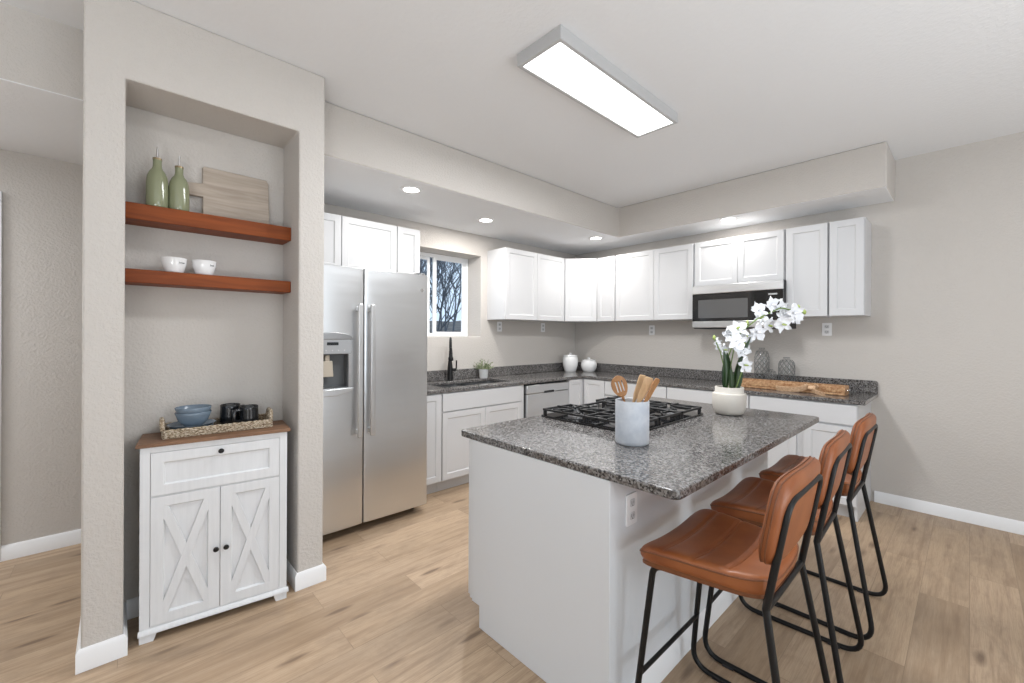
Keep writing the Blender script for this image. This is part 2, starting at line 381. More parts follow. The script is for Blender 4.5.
# ------------------------------------------------------------------ room shell
ZC, ZS = 2.846, 2.508
XR, YS = 4.686, 3.759
XL, YB = -3.2, -3.2
b = new(); box(b, XL - .1, XR + .1, YB - .1, 4.3, -0.1, 0); struct('floor', b, W['floor'])
b = new(); box(b, XL - .1, XR + .1, YB - .1, 4.3, ZC, ZC + .1); struct('ceiling', b, W['ceil'])
b = new(); box(b, XR, XR + .12, YB, 4.3, 0, ZC); struct('wall_right', b, W['wall'])
# sink wall with the deep window recess
WX0, WX1, WZ0, WZ1 = 2.16, 2.999, 1.368, 2.278
b = new(); plate(b, [0.80, WX0, WX1, XR], [0, WZ0, WZ1, ZC], lambda i, j: not (i == 1 and j == 1), YS, YS + .30, 'y')
struct('wall_far', b, W['wall'], 0.006)
# partition block with the display niche
NX0, NX1, NY, NYB, NZ = 0.018, 0.717, 2.486, 2.79, 2.497
b = new()
plate(b, [-0.112, NX0, NX1, 0.851], [0, NZ, ZC], lambda i, j: not (i == 1 and j == 0), NY, NYB, 'y')
struct('wall_niche', b, W['wall'], 0.008, seg=3)
b = new(); box(b, -0.112, 0.851, NYB + 0.0002, 2.9, 0, ZC); struct('wall_niche_back', b, W['wall'])
b = new(); box(b, 0.735, 0.851, 2.9, YS - .0002, 0, ZC); struct('wall_fridge_side', b, W['wall'])
# hall to the left of the block
b = new(); box(b, XL, 0.735, 4.01, 4.12, 0, ZC); struct('wall_hall', b, W['wall'])
b = new(); box(b, XL, -0.1122, 2.9, 3.0, ZS + .0042, ZC); struct('wall_hall_header', b, W['wall'])
b = new(); box(b, XL, -0.1124, 2.9002, 4.0098, ZS, ZS + .004); box(b, -0.1124, 0.7348, 2.9002, 4.0098, ZS, ZS + .004); struct('ceiling_hall', b, W['ceil'])
# dropped soffits over the kitchen
def soffit():
    pts = [(0.8512, 2.735), (4.173, 2.735), (4.173, 0.426), (XR - .0002, 0.426), (XR - .0002, YS - .0002), (0.8512, YS - .0002)]
    b = new(); prism(b, pts, ZS, ZC - .0002); return b
o = struct('wall_soffit', soffit(), W['wall'], 0.012, seg=3)
o.data.materials.append(W['ceil'])
for p in o.data.polygons:
    if p.normal.z < -0.9: p.material_index = 1
# unseen rear walls of the living area, two window openings added for light
b = new(); plate(b, [XL, 0.1, 2.3, XR], [0, 0.4, 2.4, ZC], lambda i, j: not (i == 1 and j == 1), YB - .12, YB, 'y'); struct('wall_back', b, W['wall'])
b = new(); plate(b, [YB, -1.9, 0.7, 4.3], [0, 0.4, 2.4, ZC], lambda i, j: not (i == 1 and j == 1), XL - .12, XL, 'x'); struct('wall_left', b, W['wall'])
for nm, args in (('window_2', (0.1, 2.3, 0.4, 2.4, YB - .10, YB - .04, .06, 'y')), ('window_3', (-1.9, 0.7, 0.4, 2.4, XL - .10, XL - .04, .06, 'x'))):
    u0, u1, v0, v1, q0, q1, f_, ax = args; um = (u0 + u1) / 2
    b = new(); plate(b, [u0 + .001, u0 + f_, um - f_ / 2, um + f_ / 2, u1 - f_, u1 - .001], [v0 + .001, v0 + f_, v1 - f_, v1 - .001], lambda i, j: not (i in (1, 3) and j == 1), q0, q1, ax); struct(nm, b, W['vinyl'], .004)
# baseboards
def board_run(name, pts, h=0.092, t=0.014):
    """pts: floor polyline, thickness is laid to the left of the direction of travel"""
    b = new(); P = [Vector((x, y, 0)) for x, y in pts]
    offs = []
    for i, p in enumerate(P):
        ds = []
        if i > 0: ds.append((P[i] - P[i - 1]).normalized())
        if i < len(P) - 1: ds.append((P[i + 1] - P[i]).normalized())
        ns = [Vector((-d.y, d.x, 0)) for d in ds]; n = sum(ns, Vector()); n = n / max(1e-6, n.dot(ns[0]))
        offs.append(n)
    prof = [(0.0003, 0.0), (t, 0.0), (t, h - .014), (t * .35, h), (0.0003, h)]
    rings = [[b.verts.new(p + n * a + Vector((0, 0, z + .0003))) for a, z in prof] for p, n in zip(P, offs)]
    for A, B in zip(rings, rings[1:]):
        for k in range(5): b.faces.new((A[k], A[(k + 1) % 5], B[(k + 1) % 5], B[k]))
    b.faces.new(rings[0]); b.faces.new(rings[-1][::-1])
    return struct(name, b, W['trim'])
board_run('baseboard_right', [(XR, YB + .05), (XR, 0.548)])
board_run('baseboard_niche_end', [(NX0, NYB), (NX0, NY), (-0.112, NY), (-0.112, 2.9)])
board_run('baseboard_niche_stub', [(NX1, NYB), (NX1, NY), (0.851, NY), (0.851, 3.6)][::-1])
board_run('baseboard_niche_back', [(NX1 - .014, NYB), (NX0 + .014, NYB)])
board_run('baseboard_hall', [(0.73, 4.01), (-0.525, 4.01)])
# hall door casing at the far left
b = new(); box(b, -0.60, -0.523, 3.992, 4.0098, 0, 2.19); box(b, -1.50, -1.43, 3.992, 4.0098, 0, 2.19); box(b, -1.50, -0.523, 3.992, 4.0098, 2.19, 2.25)
dr = struct('door_1', b, W['trim'], 0.004)
b = new(); shaker(b, -1.428, -0.602, 0.01, 2.185, 3.995, 0.014, 0.11); obj('door_panel', b, W['trim'], dr)

# ------------------------------------------------------------------ window over the sink
b = new(); wy0, wy1 = 4.0, 4.055
def frame(b, x0, x1, z0, z1, y0, y1, t):
    plate(b, [x0, x0 + t, x1 - t, x1], [z0, z0 + t, z1 - t, z1], lambda i, j: not (i == 1 and j == 1), y0, y1, 'y')
frame(b, WX0 + .001, WX1 - .001, WZ0 + .001, WZ1 - .001, wy0, wy1, 0.038)
win = struct('window_1', b, W['vinyl'], 0.004)
b = new(); frame(b, 2.528, 2.962, WZ0 + .012, WZ1 - .020, wy0 + .006, wy0 + .03, 0.042); 
sash = obj('sliding_sash', b, W['vinyl'], win, 0.003)
b = new(); box(b, 2.569, 2.921, WZ0 + .05, WZ1 - .05, wy0 + .016, wy0 + .020); obj('glass_pane', b, W['glass'], sash)
b = new(); frame(b, 2.198, 2.50, WZ0 + .03, WZ1 - .04, wy0 + .032, wy0 + .05, 0.03); box(b, 2.456, 2.527, WZ0 + .0392, WZ1 - .0392, wy0 + .008, wy0 + .0315); fs = obj('fixed_sash', b, W['vinyl'], win, 0.003)
b = new(); box(b, 2.228, 2.469, WZ0 + .06, WZ1 - .07, wy0 + .039, wy0 + .043); obj('glass_pane', b, W['glass'], fs)
b = new(); box(b, 2.430, 2.4555, WZ0 + .03, WZ1 - .04, wy0 + .022, wy0 + .0318); obj('weather_strip', b, W['gasket'], win)

# outdoors beyond the window: a wooded slope
b = new()
prev = None
for i in range(13):
    y = 4.5 + i * 1.0; row = []
    for j in range(15):
        x = 0 + j * 1.1; z = 0.55 + 0.125 * (y - 4.5) + 0.10 * math.sin(1.3 * x + y) + 0.06 * math.sin(2.9 * y - x)
        row.append(b.verts.new((x, y, z)))
    if prev:
        for j in range(14): b.faces.new((prev[j], prev[j + 1], row[j + 1], row[j]))
    prev = row
g = bmesh.ops.extrude_face_region(b, geom=b.faces[:]); bmesh.ops.translate(b, verts=[v for v in g['geom'] if isinstance(v, bmesh.types.BMVert)], vec=(0, 0, -0.6))
struct('ground_hillside', b, W['earth'])
def bare_tree(x, y, z, h, seed):
    rnd = random.Random(seed); b = new()
    def grow(p, d, L, r, depth):
        pts = [p]; q = p.copy(); dd = d.copy()
        for k in range(4):
            dd = (dd + Vector((rnd.uniform(-.16, .16), rnd.uniform(-.16, .16), rnd.uniform(-.05, .12)))).normalized(); q = q + dd * L / 4; pts.append(q)
        tube(b, pts, [r * (1 - .13 * k) for k in range(5)], 5 if depth > 2 else 3, cap=False)
        if depth <= 0: return
        for k in range(4 if depth > 2 else 3):
            s = pts[rnd.choice((2, 3, 4, 4))]
            nd_ = (dd + Vector((rnd.uniform(-1, 1), rnd.uniform(-1, 1), rnd.uniform(-.1, .75)))).normalized()
            grow(s, nd_, L * rnd.uniform(.5, .8), r * .58, depth - 1)
    grow(Vector((0, 0, -.1)), Vector((rnd.uniform(-.2, .2), rnd.uniform(-.1, .1), 1)).normalized(), h * .5, .0085 * h, 5)
    o = obj('bare_tree', b, W['bark']); o.location = (x, y, z)
    tag(o, 'leafless grey tree on the slope outside the window over the sink', 'tree', 'bare trees outside the kitchen window')
def gz(x, y): return 0.55 + 0.125 * (y - 4.5) + 0.10 * math.sin(1.3 * x + y) + 0.06 * math.sin(2.9 * y - x)
for i, (x, y, h) in enumerate(((3.35, 5.9, 2.2), (4.2, 6.6, 2.8), (4.75, 7.3, 2.6), (5.0, 8.2, 3.4), (5.7, 8.4, 3.2), (6.2, 9.2, 3.6), (3.9, 6.1, 2.4), (5.1, 9.6, 4.0), (6.9, 9.9, 3.6), (6.0, 10.6, 4.2), (4.4, 7.9, 3.4))):
    bare_tree(x, y, gz(x, y), h, 11 + i)

# ------------------------------------------------------------------ ceiling lights
def panel_light(loc, sx, sy, label, power, group=None):
    t = thing('ceiling_light', label, 'ceiling light', loc, 0, group)
    b = new(); plate(b, [-sx/2, -sx/2 + .022, sx/2 - .022, sx/2], [-sy/2, -sy/2 + .022, sy/2 - .022, sy/2], lambda i, j: not (i == 1 and j == 1), -.066, -.0004)
    obj('frame', b, W['fixture'], t, 0.002)
    b = new(); box(b, -sx/2 + .0225, sx/2 - .0225, -sy/2 + .0225, sy/2 - .0225, -.060, -.050); obj('diffuser', b, W['lamp'], t)
    l = area_light('panel_lamp', (0, 0, -.0655), sx - .06, sy - .06, power, (0.95, 0.975, 1.0)); l.parent = t
    return t
panel_light((2.09, 1.452, ZC), 1.165, 0.296, 'long flat lit panel light on the ceiling over the island', 36)
def downlight(x, y, label, power):
    t = thing('recessed_light', label, 'recessed light', (x, y, ZS), 0, 'recessed lights in the soffit')
    b = new(); lathe(b, [(.058, -.0004), (.085, -.0004), (.084, -.005), (.062, -.008), (.058, -.004)], 40); b.faces.ensure_lookup_table()
    obj('trim_ring', b, W['trim'], t)
    b = new(); lathe(b, [(0, -.0042), (.0578, -.0042), (.0578, -.0006), (0, -.0006)], 40); obj('lens', b, W['can'], t)
    l = bpy.data.lights.new('downlight_lamp', 'AREA'); l.shape = 'DISK'; l.size = 0.11; l.energy = power; l.color = (1.0, 0.97, 0.93)
    lo = bpy.data.objects.new('downlight_lamp', l); COL.objects.link(lo); lo.location = (0, 0, -.0085); lo.parent = t
downlight(1.645, 2.925, 'recessed soffit light above the refrigerator', 4.5)
downlight(2.613, 3.204, 'recessed soffit light in front of the window over the sink', 13)
downlight(4.007, 2.920, 'recessed soffit light at the inner corner of the soffit', 6.5)
downlight(4.26, 1.575, 'recessed soffit light above the microwave', 4)

# ------------------------------------------------------------------ kitchen cabinets
RZR = -PI / 2     # cabinets on the right wall: local x runs towards -Y, local y into the wall
def upper_cab(name, label, loc, rz, wdt, z0, z1, depth, doors, gap=0.0015, rail=0.052):
    t = thing(name, label, 'cabinet', (loc[0], loc[1], z0), rz, 'white wall cabinets'); h = z1 - z0
    b = new(); box(b, 0.0004, wdt - .0004, 0.0205, depth - .0004, 0, h); obj('body', b, W['white'], t, 0.0015)
    for a, c in doors:
        b = new(); shaker(b, a + gap, c - gap, 0.002, h - .002, 0.0, 0.0195, rail, 0.008); obj('door', b, W['white'], t, 0.0015)
    return t
UZ0, UZ1 = 1.562, 2.35
UY, UX = 3.447, 4.359
upper_cab('wall_cabinet', 'white two-door wall cabinet beside the window over the sink', (3.089, UY, 0), 0, 0.998, UZ0, UZ1, YS - UY, [(0.006, 0.50), (0.50, 0.992)])
# diagonal corner cabinet
t = thing('corner_cabinet', 'white diagonal corner wall cabinet above the canisters', 'cabinet', (0, 0, UZ0), 0, 'white wall cabinets')
H = UZ1 - UZ0
b = new(); prism(b, [(4.0878, UY + .0205), (4.101, UY + .0205), (4.3795, 3.174), (4.3795, 3.1604), (XR - .0004, 3.1604), (XR - .0004, YS - .0004), (4.0878, YS - .0004)], 0, H); obj('body', b, W['white'], t, 0.0015)
dv = Vector((4.359 - 4.0875, 3.16 - 3.447, 0)); L = dv.length
b = new(); shaker(b, 0.004, L - .004, 0.002, H - .002, 0, 0.0195, 0.052, 0.008)
b.transform(Matrix.Translation((4.0875, 3.447, 0)) @ Matrix.Rotation(math.atan2(dv.y, dv.x), 4, 'Z')); obj('door', b, W['white'], t, 0.0015)
def rcab(name, label, ya, yb, z0, doors, x=UX): return upper_cab(name, label, (x, ya, 0), RZR, ya - yb, z0, UZ1, XR - x, doors)
rcab('wall_cabinet', 'white narrow wall cabinet right beside the diagonal corner cabinet', 3.159, 2.895, UZ0, [(0.006, 0.258)])
rcab('wall_cabinet', 'white two-door wall cabinet left of the microwave', 2.893, 1.948, UZ0, [(0.006, 0.498), (0.498, 0.939)])
rcab('wall_cabinet', 'white short two-door wall cabinet directly above the microwave', 1.945, 1.131, 1.895, [(0.006, 0.42), (0.42, 0.808)])
rcab('wall_cabinet', 'white single-door wall cabinet just right of the microwave', 1.128, 0.814, UZ0, [(0.006, 0.31)])
rcab('wall_cabinet', 'white single-door wall cabinet at the right end of the row', 0.811, 0.575, UZ0, [(0.004, 0.232)])
upper_cab('wall_cabinet', 'white wide wall cabinet over the refrigerator', (0.87, UY, 0), 0, 1.167, 1.90, UZ1, YS - UY, [(0.006, 0.444), (0.447, 0.93), (0.936, 1.163)])

# base cabinets
ZT, ZU = 0.914, 0.883
BY, BX = 3.128, 4.05          # front planes of the doors
def base_cab(name, label, loc, rz, wdt, depth, drawers, doors, fillers=(), side_to_floor=False, open_top=False):
    t = thing(name, label, 'cabinet', loc, rz, 'white base cabinets')
    b = new()
    if open_top:
        box(b, 0.0004, wdt - .0004, 0.0205, depth - .0004, 0.105, .68)
        plate(b, [.0004, .02, wdt - .02, wdt - .0004], [.0205, .04, depth - .02, depth - .0004], lambda i, j: not (i == 1 and j == 1), .6804, ZU - .0004)
    else: box(b, 0.0004, wdt - .0004, 0.0205, depth - .0004, 0.105, ZU - .0004)
    box(b, 0.0004, wdt - .0004, 0.078, depth - .0004, 0.0004, 0.105)
    if side_to_floor: box(b, wdt - .022, wdt - .0003, 0.020, depth - .0006, 0.0005, ZU - .0006)
    obj('body', b, W['white'], t, 0.0015)
    for a, c, z0, z1 in drawers:
        b = new(); box(b, a + .0015, c - .0015, 0, 0.0195, z0, z1); obj('drawer_front', b, W['white'], t, 0.002)
    for a, c, z0, z1 in doors:
        b = new(); shaker(b, a + .0015, c - .0015, z0, z1, 0, 0.0195, 0.052, 0.008); obj('door', b, W['white'], t, 0.0015)
    return t
base_cab('base_cabinet', 'white narrow base cabinet between the refrigerator and the sink cabinet', (1.80, BY, 0), 0, 0.270, YS - BY, [], [(0.004, 0.266, 0.112, 0.872)])
base_cab('sink_cabinet', 'white sink base cabinet with a plain top panel and two doors', (2.071, BY, 0), 0, 1.014, YS - BY, [(0.004, 0.965, 0.715, 0.872)], [(0.004, 0.484, 0.112, 0.705), (0.484, 0.965, 0.112, 0.705)], open_top=True)
t = base_cab('base_cabinet', 'white inside-corner base cabinet with two narrow doors right of the dishwasher', (3.79, BY, 0), 0, 0.26, YS - BY, [], [(0.004, 0.257, 0.112, 0.872)])
b = new(); box(b, 4.0708 - 3.79, XR - .0004 - 3.79, 2.83 - BY + .0004, BY + .02 - BY, 0.105, ZU - .0004)
box(b, 4.128 - 3.79, XR - .0004 - 3.79, 2.83 - BY + .0004, 0.0205, 0.0004, 0.105); box(b, 0.2606, XR - .0004 - 3.79, .0207, YS - BY - .0004, 0.0004, ZU - .0004)
obj('corner_body', b, W['white'], t, 0.0015)
b = new(); shaker(b, 0.004, 0.290, 0.112, 0.872, 0, 0.0195, 0.052, 0.008); b.transform(Matrix.Translation((BX - 3.79, 3.122 - BY, 0)) @ Matrix.Rotation(RZR, 4, 'Z')); obj('door', b, W['white'], t, 0.0015)
def rbase(label, ya, yb, **k):
    wd = ya - yb; n = k.get('n', 2)
    dd = [(0.004 + i * (wd - .008) / n, 0.004 + (i + 1) * (wd - .008) / n, 0.112, 0.705) for i in range(n)]
    if 'doors' in k: dd = k['doors']
    return base_cab('base_cabinet', label, (BX, ya, 0), RZR, wd, XR - BX, [(0.004, wd - .004, 0.722, 0.872)], dd, (), k.get('side', False))
rbase('white wide-drawer base cabinet behind the cooktop, next to the inside-corner cabinet', 2.829, 2.08)
rbase('white wide-drawer base cabinet behind the orchid pot', 2.079, 1.318)
rbase('white wide-drawer base cabinet at the right end under the wooden tray', 1.317, 0.571, side=True, doors=[(0.004, 0.355, 0.112, 0.705), (0.402, 0.742, 0.112, 0.705)])

# dishwasher
t = thing('dishwasher', 'stainless dishwasher between the sink cabinet and the corner', 'dishwasher', (3.087, BY, 0))
wd = 0.70
b = new(); box(b, 0.004, wd - .004, 0.03, 0.60, 0.10, ZU - .004); box(b, 0.004, wd - .004, .09, .60, .0004, .10); obj('body', b, W['gasket'], t, 0.002)
b = new(); box(b, 0.014, wd - .012, -0.012, 0.0295, 0.11, 0.772); obj('door', b, W['steel'], t, 0.006)
b = new(); box(b, 0.014, wd - .012, -0.014, 0.0295, 0.776, 0.862); cp = obj('control_panel', b, W['steel'], t, 0.006)
b = new(); prism(b, rrect(0.27, 0.43, 0.768, 0.792, .010), -0.0165, -0.0142, 'y'); obj('handle_recess', b, W['gasket'], cp)

# worktop with the sink cut-out, and its backsplash
CTX, CTY, CTE = 4.037, 3.116, 0.526
SX0, SX1, SY0, SY1 = 2.16, 3.00, 3.225, 3.605
t = thing('countertop', 'speckled grey granite worktop running along both walls', 'countertop')
b = new()
xs = [1.797, SX0, SX1, CTX, XR - .0004]; ys = [CTE, CTY, SY0, SY1, YS - .0004]
plate(b, xs, ys, lambda i, j: (j > 0 or i == 3) and not (i == 1 and j == 2), ZU, ZT)
obj('slab', b, W['granite'], t, 0.004)
b = new(); box(b, 1.797, XR - .0004, YS - .026, YS - .0005, ZT + .0002, 1.02); obj('backsplash', b, W['granite'], t, 0.004)
b = new(); prism(b, rrect(CTE, YS - .0262, ZT + .0002, 1.02, .022, 6, (0, 1, 0, 0)), XR - .026, XR - .0005, 'x'); obj('backsplash', b, W['granite'], t, 0.003)
# undermount sink
t = thing('sink', 'stainless double-bowl sink set under the granite worktop', 'sink', ((SX0 + SX1) / 2, (SY0 + SY1) / 2, 0))
hx, hy = (SX1 - SX0) / 2, (SY1 - SY0) / 2
b = new()
def bowl(b, x0, x1, y0, y1, z1, z0):
    P1 = rrect(x0, x1, y0, y1, .045, 5); P0 = rrect(x0 + .012, x1 - .012, y0 + .012, y1 - .012, .045, 5); Pm = [(x * .86 + (x0 + x1) / 2 * .14, y * .86 + (y0 + y1) / 2 * .14) for x, y in P0]
    A = [b.verts.new((x, y, z1)) for x, y in P1]; B = [b.verts.new((x, y, z0 + .02)) for x, y in P0]; C = [b.verts.new((x, y, z0)) for x, y in Pm]; n = len(A)
    for i in range(n):
        j = (i + 1) % n; b.faces.new((A[i], A[j], B[j], B[i])); b.faces.new((B[i], B[j], C[j], C[i]))
    b.faces.new(C[::-1])
bowl(b, -hx - .006, -.012, -hy - .006, hy + .006, ZU - .001, .70); bowl(b, .012, hx + .006, -hy - .006, hy + .006, ZU - .001, .70)
box(b, -.012, .012, -hy, hy, .80, ZU - .012)
obj('basin', b, W['sinksteel'], t, normals=False)
for sx in (-hx / 2, hx / 2):
    b = new(); lathe(b, [(0, .704), (.03, .704), (.042, .703), (.042, .7005), (0, .7005)], 24, (sx, 0, 0)); obj('drain', b, W['steel_dark'], t)
# faucet
t = thing('faucet', 'matte black pull-down faucet at the sink below the window', 'faucet', (2.522, 3.668, ZT), math.radians(-122))
b = new(); lathe(b, [(0, .0004), (.030, .0004), (.030, .006), (.028, .012), (.0275, .13), (.021, .20), (.0145, .23), (.013, .31), (0, .31)], 24); obj('body', b, W['black'], t)
b = new()
arc = [(0, 0, .30), (0, 0, .355)] + [(.075 - .075 * math.cos(a), 0, .355 + .085 * math.sin(a)) for a in [PI * k / 12 for k in range(1, 13)]] + [(.152, 0, .345)]
tube(b, arc, .0115, 14); obj('spout', b, W['black'], t)
b = new(); lathe(b, [(0, .215), (.021, .215), (.026, .222), (.026, .245), (.0195, .255), (.0175, .30), (.013, .345), (0, .345)], 22, (.152, 0, 0)); obj('spray_head', b, W['black'], t)
b = new(); tube(b, [(0, .020, .115), (0, .062, .115)], .0145, 14); tube(b, fillet([(0, .056, .115), (.0, .064, .125), (.0, .066, .21)], .01), [.009] * 9 if False else .0075, 10); obj('lever_handle', b, W['black'], t)

# outlets
def outlet(loc, rz, label):
    t = thing('outlet', label, 'outlet', loc, rz, 'white electrical outlets')
    b = new(); prism(b, rrect(-.036, .036, -.058, .058, .006, 3), -.0065, -.0004, 'y'); pl = obj('cover_plate', b, W['trim'], t, .002)
    for z in (-.024, .024):
        b = new(); prism(b, rrect(-.017, .017, z - .014, z + .014, .008, 4), -.009, -.0066, 'y')
        r = obj('receptacle', b, W['white'], t, .001)
        b = new(); box(b, -.0075, -.0055, -.0097, -.0091, z - .004, z + .007); box(b, .0055, .0075, -.0097, -.0091, z - .004, z + .006); cyl(b, (0, -.0091, z - .009), .0025, -.0006, 10, 'y'); obj('slots', b, W['gasket'], r)
outlet((3.275, YS, 1.487), 0, 'white outlet under the wall cabinet next to the window')
outlet((4.02, YS, 1.487), 0, 'white outlet on the sink wall near the corner, above the tall canister')
outlet((XR, 2.594, 1.455), RZR, 'white outlet left of the microwave on the right wall')
outlet((XR, 0.881, 1.455), RZR, 'white outlet under the last wall cabinet, right of the orchid blooms')

# ------------------------------------------------------------------ microwave
MX = 4.278
t = thing('microwave', 'stainless and black over-the-range microwave under the short cabinet', 'microwave', (MX, 1.925, 1.462), RZR)
wd, h = 0.812, 0.43
b = new(); box(b, 0.006, wd - .004, 0.022, XR - MX - .0006, 0, h - .001); obj('body', b, W['gasket'], t, .004)
b = new(); box(b, 0.002, wd - .006, -0.006, 0.0215, 0.345, h - .003); obj('top_panel', b, W['steel'], t, .005)
b = new(); box(b, 0.002, wd - .006, -0.001, 0.0215, 0.075, 0.344); dg = obj('glass_door', b, W['blackglass'], t, .002)
b = new(); prism(b, rrect(0.062, 0.52, 0.105, 0.285, .006, 3), -.0022, -.0012, 'y'); obj('viewing_window', b, W['windowglass'], dg)
b = new(); box(b, 0.002, wd - .006, -0.006, 0.0215, 0.010, 0.074); obj('bottom_panel', b, W['steel'], t, .005)
b = new(); prism(b, rrect(0.69, 0.76, 0.300, 0.314, .002, 2), -.0022, -.0012, 'y'); obj('display', b, W['mark'], dg)

# ------------------------------------------------------------------ refrigerator
FX0, FX1, FS, FY = 0.872, 1.786, 1.266, 2.897
t = thing('refrigerator', 'stainless side-by-side refrigerator with a dispenser in the left door', 'refrigerator', (FX0, FY, 0))
sm, wd, zt = FS - FX0, FX1 - FX0, 1.856
b = new(); box(b, 0.006, wd - .006, 0.075, 0.80, 0.062, 1.815); obj('body', b, W['steel_dark'], t, .008)
b = new(); box(b, 0.02, wd - .02, 0.30, 0.34, 0.006, 0.0618); obj('toe_grille', b, W['gasket'], t)
for lx in (.06, wd - .06):
    for ly in (.14, .70):
        b = new(); cyl(b, (lx, ly, .0004), .018, .0612, 16); obj('leveling_leg', b, W['gasket'], t)
b = new(); box(b, sm - .012, sm + .012, .030, .0748, .07, zt - .01); obj('door_gap_shade', b, W['gasket'], t)  # dark strip added to deepen the shade in the gap between the doors
def fdoor(x0, x1, hole=None):
    b = new(); n = 16; z0, z1 = .062, zt; xi0, xi1 = x0, x1
    def yf(x): u = (x - x0) / (x1 - x0) * 2 - 1; return .006 * u * u + .003 * abs(u) ** 14
    xs = [x0 + (x1 - x0) * (0.5 - 0.5 * math.cos(PI * i / n)) for i in range(n + 1)]; zs = [z0, z1]
    if hole:
        xs = sorted([x for x in xs if min(abs(x - hole[0]), abs(x - hole[1])) > .012] + [hole[0], hole[1]]); zs = [z0, hole[2], hole[3], z1]
    F_ = [[b.verts.new((x, yf(x), z)) for z in zs] for x in xs]; B_ = [[b.verts.new((x, .07, z)) for z in zs] for x in xs]
    ins = lambda i, j: hole and xs[i] >= hole[0] - 1e-6 and xs[i + 1] <= hole[1] + 1e-6 and j == 1
    for i in range(len(xs) - 1):
        for j in range(len(zs) - 1):
            if not ins(i, j): b.faces.new((F_[i][j], F_[i + 1][j], F_[i + 1][j + 1], F_[i][j + 1]))
            b.faces.new((B_[i][j], B_[i + 1][j], B_[i + 1][j + 1], B_[i][j + 1]))
        b.faces.new((F_[i][0], F_[i + 1][0], B_[i + 1][0], B_[i][0])); b.faces.new((F_[i][-1], F_[i + 1][-1], B_[i + 1][-1], B_[i][-1]))
    for i in (0, len(xs) - 1):
        for j in range(len(zs) - 1): b.faces.new((F_[i][j], F_[i][j + 1], B_[i][j + 1], B_[i][j]))
    return b
DX0, DX1 = 0.040, 0.303
fz = obj('freezer_door', fdoor(0.003, sm - .0035, (DX0 + .02, DX1 - .018, 1.028, 1.262)), W['steel'], t, .004)
fr = obj('refrigerator_door', fdoor(sm + .0035, wd - .003), W['steel'], t, .004)
def handle(x, par):
    b = new(); prof = fillet([(x, .002, 1.60), (x, -.052, 1.565), (x, -.055, 1.15), (x, -.052, .735), (x, .002, .70)], [0, .03, .5, .03, 0], 8)
    tube(b, prof, .0125, 14, flat=1.25); obj('handle', b, W['steel'], par)
def bar_handle(x, par):
    b = new(); box(b, x - .018, x + .018, -.060, -.042, .682, 1.602); box(b, x - .014, x + .014, -.0425, .004, .70, .735); box(b, x - .014, x + .014, -.0425, .004, 1.55, 1.585)
    obj('handle', b, W['satin'], par, .007, 3)
bar_handle(sm - .048, fz); bar_handle(sm + .042, fr)
b = new(); prism(b, rrect(DX0, DX1, 1.259, 1.364, .012, 4), -.012, .012, 'y'); dp = obj('dispenser_panel', b, W['plastic'], fz, .003)
b = new(); arcp = [(DX0 - .004, 1.357), (DX1 + .006, 1.357)] + [(DX0 + (DX1 - DX0) * (.5 + .52 * math.cos(PI * k / 10)), 1.363 + .042 * math.sin(PI * k / 10)) for k in range(11)]
prism(b, arcp[0:2] + arcp[2:], -.016, .012, 'y'); obj('dispenser_hood', b, W['steel_dark'], fz, .003)
b = new()   # the recess behind the opening, open to the front
plate(b, [DX0 + .0202, DX0 + .026, DX1 - .024, DX1 - .0182], [1.0282, 1.034, 1.256, 1.2618], lambda i, j: not (i == 1 and j == 1), .004, .066, 'y'); box(b, DX0 + .0202, DX1 - .0182, .0662, .0695, 1.0282, 1.2618); obj('dispenser_recess', b, W['cavity'], fz)
b = new(); prism(b, [(.118, 1.212), (.183, 1.212), (.190, 1.105), (.111, 1.105)], .018, .030, 'y'); box(b, .136, .165, .02, .05, 1.212, 1.252); obj('dispenser_paddle', b, W['amber'], fz, .004)
b = new(); prism(b, [(DX0 - .006, 1.024), (DX0, 1.0), (.10, .978), (.20, .978), (DX1 + .004, 1.002), (DX1 + .012, 1.027)], -.022, .003, 'y'); obj('drip_tray', b, W['steel'], fz, .004)
b = new(); prism(b, rrect(.135, .210, 1.318, 1.338, .003, 2), -.0145, -.0122, 'y'); obj('display', b, W['lcd'], fz)
for k in range(5):
    b = new(); cyl(b, (DX0 + .05 + k * .04, -.0122, 1.283), .005, -.002, 12, 'y'); obj('dispenser_button', b, W['mark'], fz)
b = new(); cyl(b, (wd - .06, .0035, 1.735), .014, -.004, 24, 'y'); obj('badge', b, W['chrome'], fr)
for x in (.05, wd - .05):
    b = new(); box(b, x - .03, x + .03, .02, .12, 1.8565, 1.872); obj('hinge_cover', b, W['steel_dark'], t, .004)

# ------------------------------------------------------------------ island
IX0, IX1, IY0, IY1 = 1.261, 3.069, 0.608, 1.753
t = thing('kitchen_island', 'white kitchen island with a granite top and stool overhang', 'kitchen island', (IX0, 0.855, 0))
bx1, by1 = 2.963 - IX0, 1.640 - 0.855
b = new(); prism(b, [(0, .0004), (by1 - .056, .0004), (by1 - .056, .104), (by1, .104), (by1, ZU - .0003), (0, ZU - .0003)], 0.0004, bx1, 'x'); body = obj('body', b, W['island'], t, .0015)
b = new(); box(b, .010, bx1 - .010, by1 + .0003, by1 + .030, .104, ZU - .0005); obj('face_frame', b, W['island'], t, .001)
for k in range(3):
    x0 = .014 + k * (bx1 - .028) / 3; x1 = .014 + (k + 1) * (bx1 - .028) / 3
    b = new(); shaker(b, -x1 + .002, -x0 - .002, .112, ZU - .012, 0, .0195); b.transform(Matrix.Translation((0, by1 + .050, 0)) @ Matrix.Rotation(PI, 4, 'Z')); obj('door', b, W['island'], t, .0015)
